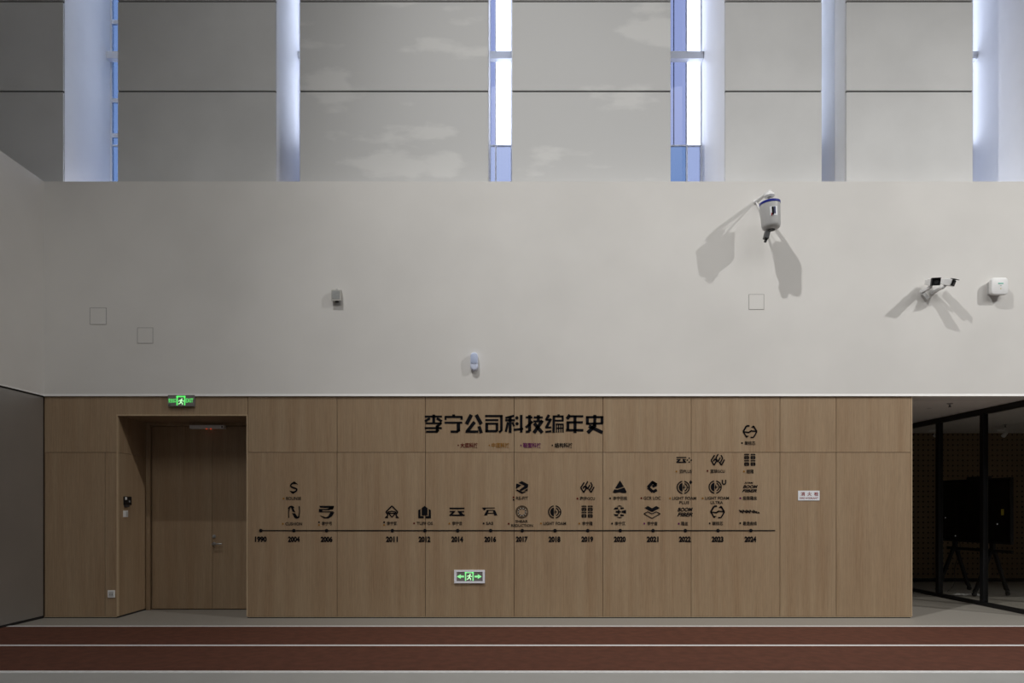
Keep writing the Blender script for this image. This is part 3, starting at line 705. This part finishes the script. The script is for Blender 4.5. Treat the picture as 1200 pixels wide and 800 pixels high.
class Px:
    """collects flat ink shapes given in photo pixels relative to a centre (x right, y down)"""
    def __init__(s, cx, cy, k=1.0, y=Y_INK, th=0.0014): s.m = MB(); s.c = (cx, cy); s.k = k; s.y = y; s.th = th
    def q(s, x, y): return W(s.c[0]+x*s.k, s.c[1]+y*s.k)
    def poly(s, *pts): s.m.prism([s.q(*p_) for p_ in pts], s.y-s.th, s.y); return s
    def line(s, wd, *pts): s.m.stroke([s.q(*p_) for p_ in pts], wd*s.k*D/F, s.y-s.th, s.y); return s
    def arc(s, wd, r, a0, a1, cx=0, cy=0, n=18, ry=None):
        ry = ry or r; h = wd/2; P_ = []
        A = [math.radians(a0+(a1-a0)*i/n) for i in range(n+1)]
        for u, v in zip(A[:-1], A[1:]):
            s.poly((cx+(r+h)*math.cos(u), cy-(ry+h)*math.sin(u)), (cx+(r+h)*math.cos(v), cy-(ry+h)*math.sin(v)),
                   (cx+(r-h)*math.cos(v), cy-(ry-h)*math.sin(v)), (cx+(r-h)*math.cos(u), cy-(ry-h)*math.sin(u)))
        return s
    def disc(s, r, cx=0, cy=0, n=16): return s.poly(*[(cx+r*math.cos(2*PI*i/n), cy+r*math.sin(2*PI*i/n)) for i in range(n)])
    def build(s, name, mat_, parent): return s.m.build(name, mat_, parent)

# title: nine heavy angular characters (strokes measured on the photograph)
tt = thing('title_lettering', (*W(602, 508)[:1], 0, W(602, 508)[1]), 'heavy black nine-character title lettering high on the oak wall', 'lettering')
def ca(x, y): return (490+x/10.909, 480+y/10.9)
def cb_(x, y): return (600+x/10.435, 480+y/10.44)
def cg(x, y): return (x, y)
def char(f, sc, strokes, dots=()):
    c = Px(0, 0)
    for wd, *pts in strokes: c.line(wd/sc*1.1, *[f(*p_) for p_ in pts])
    for x, y, r in dots: c.disc(r, x, y)
    c.build('character', M['ink'], tt)
char(ca, 10.9, [(22,(85,86),(305,86)),(34,(200,62),(200,165)),(28,(152,108),(88,148)),(28,(238,108),(303,148)),(20,(98,172),(303,172)),(30,(296,165),(240,215)),
                (38,(245,200),(245,272)),(22,(85,233),(303,233)),(24,(100,279),(250,279)),(26,(232,284),(262,255))])
char(ca, 10.9, [(34,(455,60),(455,88)),(24,(340,90),(567,90)),(24,(351,90),(351,130)),(26,(556,90),(556,126)),(22,(338,164),(565,164)),(40,(515,165),(515,268)),
                (26,(415,279),(505,279)),(26,(495,285),(532,255))])
char(ca, 10.9, [(42,(680,64),(618,182)),(42,(742,64),(808,184)),(38,(722,155),(628,275)),(28,(606,279),(770,279)),(38,(778,210),(808,297))])
char(ca, 10.9, [(24,(856,79),(1080,79)),(30,(1065,70),(1065,265)),(26,(1072,258),(1035,288)),(22,(858,131),(1026,131)),(22,(860,176),(1023,176)),
                (34,(877,170),(877,284)),(30,(1008,170),(1008,272)),(26,(860,272),(1012,272))])
char(cg, 1, [(2.2,(592.2,489.6),(602.6,486.9)),(2.2,(592,492.2),(603.6,492.2)),(3.2,(597.8,488),(597.8,507)),(2.4,(595.2,494.5),(592.8,505.8)),(2.2,(600.4,494.5),(602.6,499.5)),
             (2.8,(610.8,486),(610.8,506.6)),(2.3,(601.8,503.4),(613.2,502.2))], [(605.7,489.5,2.0),(605.9,496.3,2.0)])
char(cb_, 10.44, [(22,(168,93),(250,93)),(34,(215,65),(215,262)),(28,(168,218),(250,142)),(26,(168,270),(218,262)),(34,(322,65),(322,135)),(22,(265,93),(378,93)),
                  (22,(260,141),(374,141)),(38,(372,130),(268,282)),(38,(272,165),(370,282))])
char(cb_, 10.44, [(30,(452,62),(418,125)),(20,(408,122),(470,122)),(30,(476,108),(420,215)),(20,(405,217),(482,215)),(22,(408,270),(482,262)),(26,(570,55),(570,82)),(20,(498,80),(632,80)),
                  (28,(512,75),(508,280)),(22,(620,80),(620,132)),(20,(520,132),(630,132)),(16,(535,176),(632,176)),(13,(543,176),(543,278)),(13,(570,176),(570,278)),
                  (13,(597,176),(597,278)),(16,(624,176),(624,278)),(13,(535,225),(630,225))])
char(cb_, 10.44, [(36,(708,62),(672,112)),(22,(695,79),(872,79)),(34,(770,75),(770,283)),(24,(665,153),(866,153)),(32,(683,150),(683,252)),(26,(660,249),(872,249))])
char(cb_, 10.44, [(34,(1012,62),(1012,200)),(22,(905,89),(1118,89)),(32,(921,80),(921,180)),(32,(1101,80),(1101,168)),(22,(910,170),(1108,166)),(40,(1020,185),(925,282)),(36,(940,198),(1108,278))])

# legend under the title: four colour keys
for dx, x0, x1, txt, ink, lab in ((537, 539.5, 560, '大底科技', 'ink_red', 'dark red small legend entry under the title'),
                             (573.5, 576, 597, '中底科技', 'ink_orange', 'ochre small legend entry under the title'),
                             (610.5, 613, 634, '鞋面科技', 'ink_purple', 'purple small legend entry under the title'),
                             (647.3, 650, 671, '结构科技', 'ink', 'black small legend entry under the title')):
    X, Z = W(x0, 526); t = thing('legend_entry', (X, 0, Z), lab, 'lettering', 'colour legend under the title')
    Px(dx, 521.6).disc(0.8).build('bullet_dot', M[ink], t)
    T(txt, (x0+x1)/2, 521.6, 6.0, M[ink], 'caption', t, wpx=x1-x0, bold=0.014)

# timeline
X, Z = W(606, 622)
tl = thing('timeline', (X, 0, Z), 'long black timeline rule with round dots and year numbers across the oak wall', 'lettering')
Px(0, 0).line(1.25, (305, 621.5), (908.3, 621.5)).build('rule', M['ink_grey'], tl)
years = [('1990',305.8),('2004',344.5),('2006',382.8),('2011',459.8),('2012',498),('2014',536.4),('2016',575),('2017',612),('2018',650.3),('2019',688.7),('2020',726.8),('2021',765.2),('2022',803),('2023',841.3),('2024',879.8)]
for yv, x in years:
    Px(x, 621.5, y=Y_INK-0.0015).disc(2.05).build('dot', M['ink'], tl)
    T(yv, x-(0.5 if x > 400 else 0), 631.6, 6.7, M['ink'], 'year', tl, wpx=13.8, bold=0.05)

# ------------------------------------------------------------------ emblems
def E_S(c):
    c.arc(1.7, 4.0, 60, 200, 0.6, -2.2, ry=2.9).line(1.8, (-3.2,-1.2),(-1.2,-0.1),(2.6,1.0),(3.6,2.2)).arc(1.7, 4.0, -120, 20, -0.4, 2.4, ry=2.9)
    c.poly((-2.2,-5.4),(0.9,-7.2),(5.4,-3.2),(1.0,-4.4)).poly((2.2,5.6),(-0.9,7.4),(-5.2,3.6),(-1.0,4.6))
def E_N(c):
    c.line(1.1, (-5.8,7),(-6,0),(-5,-4.5)).arc(1.8, 3.0, 20, 180, -2.8, -3.6, ry=2.8)
    c.poly((-3.8,-6.6),(-1,-5.2),(2.2,0.6),(-1.6,-0.6),(-2.2,-3.4)).poly((-2.0,1.6),(1.6,1.4),(3.4,4.2),(5,6),(2.4,7),(0.6,5.6))
    c.arc(1.8, 2.8, 200, 340, 3.6, 4.0, ry=2.8).line(1.2, (6.0,4.8),(6.8,0),(6.4,-6.8))
def E_BOW(c):
    c.poly((-8.5,-7),(9,-7),(7.5,-3),(-0.8,-3),(-0.8,-3.2),(4.5,-4.6),(-7.5,-5)).poly((3,-6),(8.6,-6),(7.4,-2.8),(3,-2.8))
    c.poly((-9,-3.4),(4,-3.4),(4,-2.2),(-5,-2.2),(-5,-0.6),(8,-0.6),(8,0.4),(-9,0.4))
    c.poly((-8,4),(-5,6.2),(-1,6.4),(2,5),(4.4,0.6),(9,0.6),(6.6,5),(2.4,7.6),(-3,7.6))
def E_DIA(c):
    c.line(1.5, (0,-7),(7,0.2),(4.6,3.4),(6.6,6.6)).line(1.5, (0,-7),(-7,0.2),(-4.6,3.4),(-6.6,6.6))
    c.line(1.4, (-4.5,6.6),(-8,6.6)).line(1.4, (4.5,6.6),(8,6.6)).line(1.2, (-5,0.4),(0,-0.8),(5,0.4),(0.2,6.2),(-5,0.4)).line(1.1, (-4.4,1.8),(4.4,1.8))
def E_TUFF(c):
    c.poly((0,-7),(3.4,-4.4),(3.4,4),(-3.4,4),(-3.4,-4.4)).poly((-7.4,-2),(-4.8,-3.4),(-4.8,5),(-1,5),(-1,7.4),(-7.4,7.4)).poly((7.4,-2),(4.8,-3.4),(4.8,5),(1,5),(1,7.4),(7.4,7.4))
def E_CLOUD(c):
    c.poly((-9,-5),(9,-5),(8.4,-3.4),(-8.4,-3.4)).poly((-8.6,-1.2),(-1.4,-1.2),(-5.4,3),(9,3),(9,4.6),(-9,4.6),(-9,3.4),(-5.6,0.2),(-8.6,0.2))
    c.poly((0.4,-1.2),(8.4,-1.2),(8.4,0.2),(5,0.2),(8,3.4),(3.4,3.4))
def E_SAS(c):
    c.poly((-8.6,-5),(6.8,-5),(6,-4.2),(-4,-4),(-5,-2),(-6.6,-2)).line(0.9, (-3.6,-1.8),(5,-1.8)).poly((-3,-2),(-0.6,-2),(-2.8,4),(-6.4,4)).poly((4,-2),(6.6,-2),(9.2,4),(5.4,4)).line(1.0, (-1.6,1.6),(5,1.6))
def E_REFIT(c):
    c.poly((-0.2,-7.4),(7.4,-3.4),(7.0,0.2),(-1.0,4.4),(-3.4,3.2),(3.2,-1.6),(0.8,-3),(-4,-5.2)).poly((-5.8,-4.4),(-0.8,-2.4),(-7.2,2),(-6.8,-4))
    c.poly((-7.4,3.2),(-5.4,2.6),(0.6,5.4),(3.6,4.4),(4.6,5.2),(0,7.6)).poly((7.0,1.4),(6.4,4.6),(2.8,3.6))
def E_RING(c):
    pass
def E_CIRC(c):
    for a0, a1 in ((100, 262), (-80, 80)): c.arc(1.3, 7.1, a0, a1, n=16)
    c.arc(1.2, 4.6, -70, 70, n=10)
    c.poly(*[(-0.9,-5.0)]+[(-0.9-4.3*math.sin(PI*k/12), -5.0*math.cos(PI*k/12)) for k in range(13)])
    c.line(1.2, (-0.4,0),(2.6,0)).line(0.9, (0.6,-2.8),(0.6,2.8)).line(1.0, (5,0),(6.8,0))
def E_GRID(c):
    for yy, h in ((-6.3, 0.8), (-2.7, 1.9), (1.0, 0.75), (4.9, 2.0)):
        for bx in (-3.7, 3.7):
            for i, dx in enumerate((-2.3, -0.8, 0.8, 2.3)):
                b = 0.35 if i in (0, 3) else 0.0
                s_ = -1 if i < 2 else 1
                c.poly((bx+dx-0.55-s_*b, yy-h), (bx+dx+0.5-s_*b, yy-h), (bx+dx+0.6+s_*0.1, yy), (bx+dx+0.5-s_*b, yy+h), (bx+dx-0.55-s_*b, yy+h), (bx+dx-0.6+s_*0.1, yy))
        c.line(0.5, (-5.0, yy-h*0.75), (-2.4, yy-h*0.75)).line(0.5, (2.4, yy-h*0.75), (5.0, yy-h*0.75))
def E_GCU(c):
    c.line(1.5, (-3.4,-5.6),(-7.4,0.6),(-4.0,6.2),(-1.0,1.2),(-3.2,-1.4),(-4.8,1.6)).line(1.5, (0.8,-6.8),(-1.8,-2.2),(0.6,2.2),(3.2,-2.8))
    c.line(1.5, (4.2,-5.6),(6.0,-2.0),(3.6,2.8)).line(1.5, (8.2,-0.4),(4.6,6.2),(2.0,2.2))
def E_TRI(c):
    c.poly((0,-7.4),(0.8,-7),(4.8,-0.6),(0.8,0.6),(-2,1.6),(-5.4,1.4)).poly((-6.2,2.6),(-2.6,3.2),(1.2,1.8),(5.4,0.4),(8,5.4),(7.6,6.8),(4,7),(0,6),(-6,7),(-8,6.2),(-7.6,4.8))
def E_SPHERE(c):
    c.poly((-3.4,-6.2),(0,-7.6),(3.4,-6.2)).poly((-3.4,6.2),(3.4,6.2),(0,7.6))
    c.poly((-5.4,-5),(-1.6,-5),(-1.6,-2.8),(-6.8,-2.8)).poly((1,-5),(4.6,-5),(5.4,-3.6),(1,-2.8)).poly((-5.4,5),(-1.6,5),(-1.6,2.8),(-6.8,2.8)).poly((1,5),(4.6,5),(5.4,3.6),(1,2.8))
    c.poly((-4.6,-1),(0,-1.1),(2.2,0),(0,1.1),(-4.6,1)).poly((2.4,-0.9),(7.6,-2.2),(7.6,2.2),(2.4,0.9)).line(1.2, (-0.6,-2.6),(-1.6,0),(-0.6,2.6))
def E_LAYER(c):
    c.poly((-8.6,-4.4),(-5,-6.8),(0,-4),(5,-6.8),(9,-4.4),(0,0.4)); c.line(0.9, (-9.6,2.4),(-5,0),(0,2.6),(5,0),(9.6,2.4),(0,7.8),(-9.6,2.4))
def E_GCR(c):
    c.line(3.4, (5.0,-2.6),(0.4,-5.6),(-5.0,0.4),(0.6,5.6),(5.4,3.4)).poly((5.4,-1),(0.6,1),(-0.4,-1.8),(3,-3.4),(6,-2)).poly((-1.4,-5.4),(0,-7.4),(1.6,-6.6),(6,-3.4),(4,-1.8))
def E_CIRCPLUS(c):
    E_CIRC(c); c.poly((8.8,-8.4),(10.8,-6),(8.8,-3.6),(6.8,-6))
def E_CIRCU(c):
    E_CIRC(c); c.line(1.4, (8.4,-8.4),(8.4,-5)).line(1.4, (12.2,-8.4),(12.2,-5)).arc(1.4, 1.9, 180, 360, 10.3, -5, n=8)
def E_HEX(c):
    c.line(1.9, (-0.6,-6.8),(-4.2,-6.6),(-8,0)).line(1.5, (0.6,6.8),(4.2,6.6),(8,0)).poly((1,-4.8),(4,-7.4),(5.8,-4.6)).poly((-1,4.8),(-4,7.4),(-5.8,4.6))
    c.line(1.9, (4,-6.4),(8,0)).line(1.5, (-4,6.4),(-8,0)).line(1.5, (-8,0.2),(-1,0.9),(2.2,-1.4)).line(1.5, (8,-0.2),(1,-0.9),(-2.2,1.4))
def E_CLOUDPLUS(c):
    c.poly((-10.6,-4.2),(2,-4.2),(1.6,-3),(-10.2,-3)).poly((-10.4,-1.6),(-4.6,-1.6),(-7.6,1.6),(1.6,1.6),(1.6,3),(-10.6,3),(-10.6,1.8),(-7.8,-0.5),(-10.4,-0.5)).poly((-3.2,-1.6),(1.4,-1.6),(1.4,-0.5),(-0.6,-0.5),(1.4,2),(-1.8,2))
    for dx, dy in ((0,-2.4),(0,2.4),(-2.4,0),(2.4,0)):
        c.poly((5.4+dx,-1.1+dy-0.2),(6.6+dx,dy-0.2),(5.4+dx,1.1+dy-0.2),(4.2+dx,dy-0.2))

def entry(x, y, fn, caps, dots, label, k=1.0):
    """caps: [(text, x, y, width, height)]; dots: [(ink, x, y)]"""
    cx, cz = W(x, y+8)
    t = thing('technology_emblem', (cx, 0, cz), label, 'emblem', 'emblems above the timeline years')
    if callable(fn):
        c = Px(x, y, k); fn(c)
        if fn is E_RING:
            for i in range(10):
                a = math.radians(36*i-90); c.disc(0.85, 4.3*math.cos(a), 4.3*math.sin(a), 8)
            c.build('emblem', M['ink'], t)
            r_ = Px(x, y); r_.arc(0.5, 7.2, 0, 360, n=32).arc(0.5, 6.2, 0, 360, n=28).build('ring', M['ink_grey'], t)
            w_ = Px(x, y)
            for i in range(10):
                a = math.radians(36*i-72); w_.disc(0.65, 4.3*math.cos(a), 4.3*math.sin(a), 8)
            w_.build('bead', M['ink_white'], t)
        else: c.build('emblem', M['ink'], t)
    else:
        for (txt, tx, ty, tw, th) in fn: T(txt, tx, ty, th, M['ink'], 'emblem', t, wpx=tw, bold=0.03, shear=0.35)
    for (txt, tx, ty, tw, th) in caps:
        T(txt, tx, ty, th, M['ink_grey'], 'caption', t, wpx=tw, bold=0.012)
    for (ink, dx, dy) in dots: Px(dx, dy).disc(1.05).build('bullet_dot', M[ink], t)

entry(344.2, 571, E_S, [('BOUNSE', 344.2, 583.7, 17.5, 3.6)], [('ink_orange', 332.4, 583.9)], 'thin S-shaped arrow emblem, upper of the two above year 2004')
entry(344.3, 599.7, E_N, [('CUSHION', 344.3, 613.5, 19.5, 3.6)], [('ink_orange', 331.6, 613.6)], 'N-shaped arrow emblem, lower of the two above year 2004')
entry(382.8, 599.5, E_BOW, [('李宁弓', 383.0, 613.1, 11.8, 4.6)], [('ink', 373.9, 611.6), ('ink_orange', 373.9, 614.9)], 'bow-like curved emblem above year 2006')
entry(459.3, 599.5, E_DIA, [('李宁弧', 459.3, 613.0, 12.0, 4.6)], [('ink', 450.2, 611.6), ('ink_orange', 450.2, 614.9)], 'outlined diamond emblem with feet above year 2011')
entry(497.6, 599.5, E_TUFF, [('TUFF OS', 497.8, 613, 18.5, 3.6)], [('ink_red', 485.3, 613.0)], 'solid house-shaped emblem above year 2012')
entry(535.6, 599.6, E_CLOUD, [('李宁云', 535.8, 613, 11.8, 4.6)], [('ink_orange', 526.6, 613.2)], 'flat zigzag cloud emblem above year 2014')
entry(573.6, 599.5, E_SAS, [('SAS', 573.8, 613, 8.5, 3.6)], [('ink', 566.8, 613)], 'angular A-like emblem with a top bar above year 2016')
entry(611.7, 570.8, E_REFIT, [('RE-FIT', 611.8, 583.5, 14, 3.6)], [('ink_red', 602, 582.4), ('ink', 602, 585.4)], 'solid hexagonal arrow emblem, upper of the two above year 2017')
entry(611.7, 599.6, E_RING, [('SHEAR', 611.3, 610.6, 14.5, 3.1), ('REDUCTION', 611.8, 615.5, 25.5, 3.1)], [('ink_red', 596.1, 613.4)], 'faint beaded ring emblem, lower of the two above year 2017')
entry(650, 599.6, E_CIRC, [('LIGHT FOAM', 650, 613.1, 26.5, 3.6)], [('ink_orange', 633.9, 613.1)], 'round half-filled target emblem above year 2018')
entry(688, 570.6, E_GCU, [('跑步GCU', 688.3, 583.7, 17.5, 4.4)], [('ink_red', 676.6, 583.9)], 'three-stroke zigzag emblem, upper of the two above year 2019')
entry(688, 599.4, E_GRID, [('李宁䨻', 688.2, 613.2, 12, 4.6)], [('ink_orange', 678.9, 613.2)], 'woven grid emblem, lower of the two above year 2019')
entry(726.2, 570.5, E_TRI, [('李宁弜核', 726.6, 583.6, 16.5, 4.6)], [('ink', 715, 583.6)], 'black rounded triangle emblem, upper of the two above year 2020')
entry(726, 599.4, E_SPHERE, [('李宁仄', 726.6, 613.2, 12.5, 4.6)], [('ink', 717.2, 613.2)], 'striped ball emblem, lower of the two above year 2020')
entry(764.3, 570.4, E_GCR, [('GCR LOC', 764.2, 583.4, 20, 3.7)], [('ink_red', 751.6, 583.4)], 'square-cornered C emblem, upper of the two above year 2021')
entry(764, 599.4, E_LAYER, [('李宁盾', 764.4, 613.2, 12, 4.6)], [('ink_purple', 755, 613.2)], 'stacked chevron layers emblem, lower of the two above year 2021')
entry(802.5, 539.2, E_CLOUDPLUS, [('云PLUS', 803.5, 552.2, 14.5, 4.4)], [('ink_orange', 792.6, 552.3)], 'flat zigzag emblem with a four-dot plus, topmost above year 2022', 0.95)
entry(800.6, 570.8, E_CIRCPLUS, [('LIGHT FOAM', 801.8, 583.5, 28, 3.6), ('PLUS', 801.8, 588.6, 11.5, 3.4)], [('ink_orange', 785.2, 583.6)], 'round target emblem with a small diamond above year 2022')
entry(802.5, 600, [('BOOM', 802.8, 596.8, 18, 4.6), ('FIBER', 802.6, 602.6, 18, 4.4)], [('䨻丝', 802, 613.2, 8, 4.6)], [('ink_purple', 795.4, 613.3)], 'two-line slanted lettering emblem directly above year 2022')
entry(840.7, 538.7, E_GCU, [('篮球GCU', 840.8, 551.8, 17, 4.4)], [('ink_red', 829, 551.5)], 'three-stroke zigzag emblem, topmost above year 2023')
entry(838, 570.4, E_CIRCU, [('LIGHT FOAM', 840.2, 583.4, 28, 3.6), ('ULTRA', 839.8, 588.6, 14.5, 3.4)], [('ink_orange', 823.4, 583.6)], 'round target emblem with a letter U above year 2023')
entry(840.8, 599.6, E_HEX, [('碳核芯', 840.8, 613, 12.6, 4.6)], [('ink', 831.6, 613)], 'hexagonal S emblem directly above year 2023')
entry(878.8, 505.6, E_HEX, [('聚核芯', 878.8, 519, 12.4, 4.6)], [('ink', 869.4, 519)], 'hexagonal S emblem, topmost above year 2024')
entry(878.6, 538.7, E_GRID, [('超䨻', 878.8, 552.2, 8.2, 4.8)], [('ink_orange', 871.7, 552.2)], 'woven grid emblem above year 2024')
entry(878.6, 571, [('XTRM', 877.2, 565.6, 10.5, 2.0), ('BOOM', 879.2, 570.0, 17.4, 3.6), ('FIBER', 878.2, 574.8, 17.4, 3.4)], [('极限䨻丝', 878.6, 583.4, 16.4, 4.4)], [('ink_purple', 867.4, 583.5)], 'three-line slanted lettering emblem above year 2024')
def E_SLANT(c):
    x = -11.5
    for k, (wd, h0, h1) in enumerate(((1.6,-2,1),(1.2,-1.6,2),(1.8,-2,0.4),(1.3,-1,2),(1.7,-2,1.2),(1.2,-1.4,2),(1.6,-2,0.2),(1.4,-0.8,2),(1.7,-1.8,1.6),(1.3,-0.4,2.2),(1.8,0.4,2.2))):
        c.poly((x+h0*0.6, h0), (x+h0*0.6+wd, h0), (x+h1*0.6+wd, h1), (x+h1*0.6, h1))
        if k % 2: c.poly((x-0.6, -0.4), (x+1.9, -0.4), (x+2.2, 0.3), (x-0.3, 0.3))
        x += 2.05
entry(878.3, 599.2, E_SLANT, [('最速曲线', 878.6, 613.0, 16.4, 4.6)], [('ink', 867.4, 612.8)], 'single-line slanted stroke emblem directly above year 2024')

# ------------------------------------------------------------------ signs
def runner(c, k=1.0, ox=0, oy=0):
    """running figure inside a doorway, units about 10 px tall"""
    P_ = lambda x, y: (ox+x*k, oy+y*k)
    c.disc(0.85*k, *P_(0.9, -2.9), n=10)
    c.line(1.3*k, P_(0.4,-1.9), P_(-0.5,0.9)); c.line(0.8*k, P_(0.4,-1.6), P_(2.4,-0.3), P_(3.3,-0.9)); c.line(0.8*k, P_(0.2,-1.7), P_(-2.0,-1.3), P_(-2.8,0.0))
    c.line(0.95*k, P_(-0.5,0.7), P_(1.6,2.0), P_(1.4,4.0)); c.line(0.95*k, P_(-0.5,0.8), P_(-1.5,2.5), P_(-3.3,2.9))
# exit sign above the door
x0, z1 = W(198.2, 464.2); x1, z0 = W(229.2, 476.4)
t = thing('exit_sign', ((x0+x1)/2, 0, z0), 'dark exit sign with green lit lettering above the door opening', 'sign')
box_ = B(x0, x1, -0.038, -0.0045, z0, z1+0.012).build('sign_box', M['sign_face'], t, bevel=0.003)
c = Px(213.6, 470, y=-0.0385)
c.line(1.5, (-4.4,5.2),(-4.4,-5.4)).line(1.5, (4.4,5.2),(4.4,-5.4)).line(1.6, (-5.15,-5.0),(5.15,-5.0)); c.build('door_symbol', M['green_glow'], t)
c = Px(213.8, 470.8, y=-0.0385); runner(c, 0.98); c.build('running_figure', M['runner_glow'], t)
T('安全出口', 203.4, 469.6, 5.0, M['green_glow'], 'lettering', t, wpx=8.6, bold=0.01, y=-0.0385)
T('EXIT', 223.6, 469.6, 4.7, M['green_glow'], 'lettering', t, wpx=8.6, bold=0.01, y=-0.0385)
B(x0+0.006, x0+0.036, -0.0392, -0.038, z0+0.012, z0+0.022).build('test_button', M['black'], t)
# low exit sign with arrows
x0, z1 = W(532.3, 667.6); x1, z0 = W(568.2, 683.0)
t = thing('arrow_exit_sign', ((x0+x1)/2, 0, z0), 'silver-framed green exit sign with two arrows low on the oak wall', 'sign')
fw_ = 0.026
for q in ((x0, x1, z1-fw_, z1), (x0, x1, z0, z0+fw_), (x0, x0+fw_+0.008, z0+fw_, z1-fw_), (x1-fw_-0.004, x1, z0+fw_, z1-fw_)):
    B(q[0], q[1], -0.022, -0.0005, q[2], q[3]).build('frame_bar', M['sign_frame'], t, bevel=0.002, seg=1)
face_ = B(x0+fw_, x1-fw_, -0.014, -0.0005, z0+fw_*0.9, z1-fw_*0.9).build('sign_face', M['sign_face'], t)
c = Px(550, 675.2, y=-0.0142)
c.line(1.3, (-4.4,4.9),(-4.4,-5.2)).line(1.3, (4.4,4.9),(4.4,-5.2)).line(1.4, (-5.05,-4.7),(5.05,-4.7)); c.build('door_symbol', M['green_pale'], face_)
c = Px(550.1, 675.6, y=-0.0142); runner(c, 0.95); c.build('running_figure', M['runner_glow'], t)
for s_ in (-1, 1):
    c = Px(550, 675.2, y=-0.0142); c.poly((s_*14.6,0),(s_*10.0,-2.6),(s_*10.0,-1),(s_*6.2,-1),(s_*6.2,1),(s_*10.0,1),(s_*10.0,2.6)); c.build('arrow', M['green_pale'], face_)
# fire hydrant sign
x0, z1 = W(935.1, 574.8); x1, z0 = W(960.3, 586.3)
t = thing('hydrant_sign', ((x0+x1)/2, 0, z0), 'small white fire hydrant sign with red characters on the oak wall', 'sign')
B(x0, x1, -0.007, -0.0003, z0, z1).build('board', M['sign_white'], t, bevel=0.0015, seg=1)
for ch, xx in (('消', 940.5), ('火', 948.4), ('栓', 956.3)): T(ch, xx, 578.6, 4.7, M['sign_red'], 'character', t, wpx=4.9, bold=0.018, y=-0.0072)
T('FIRE HYDRANT', 947.8, 583.5, 2.0, M['sign_red'], 'lettering', t, wpx=21.5, bold=0.01, y=-0.0072)
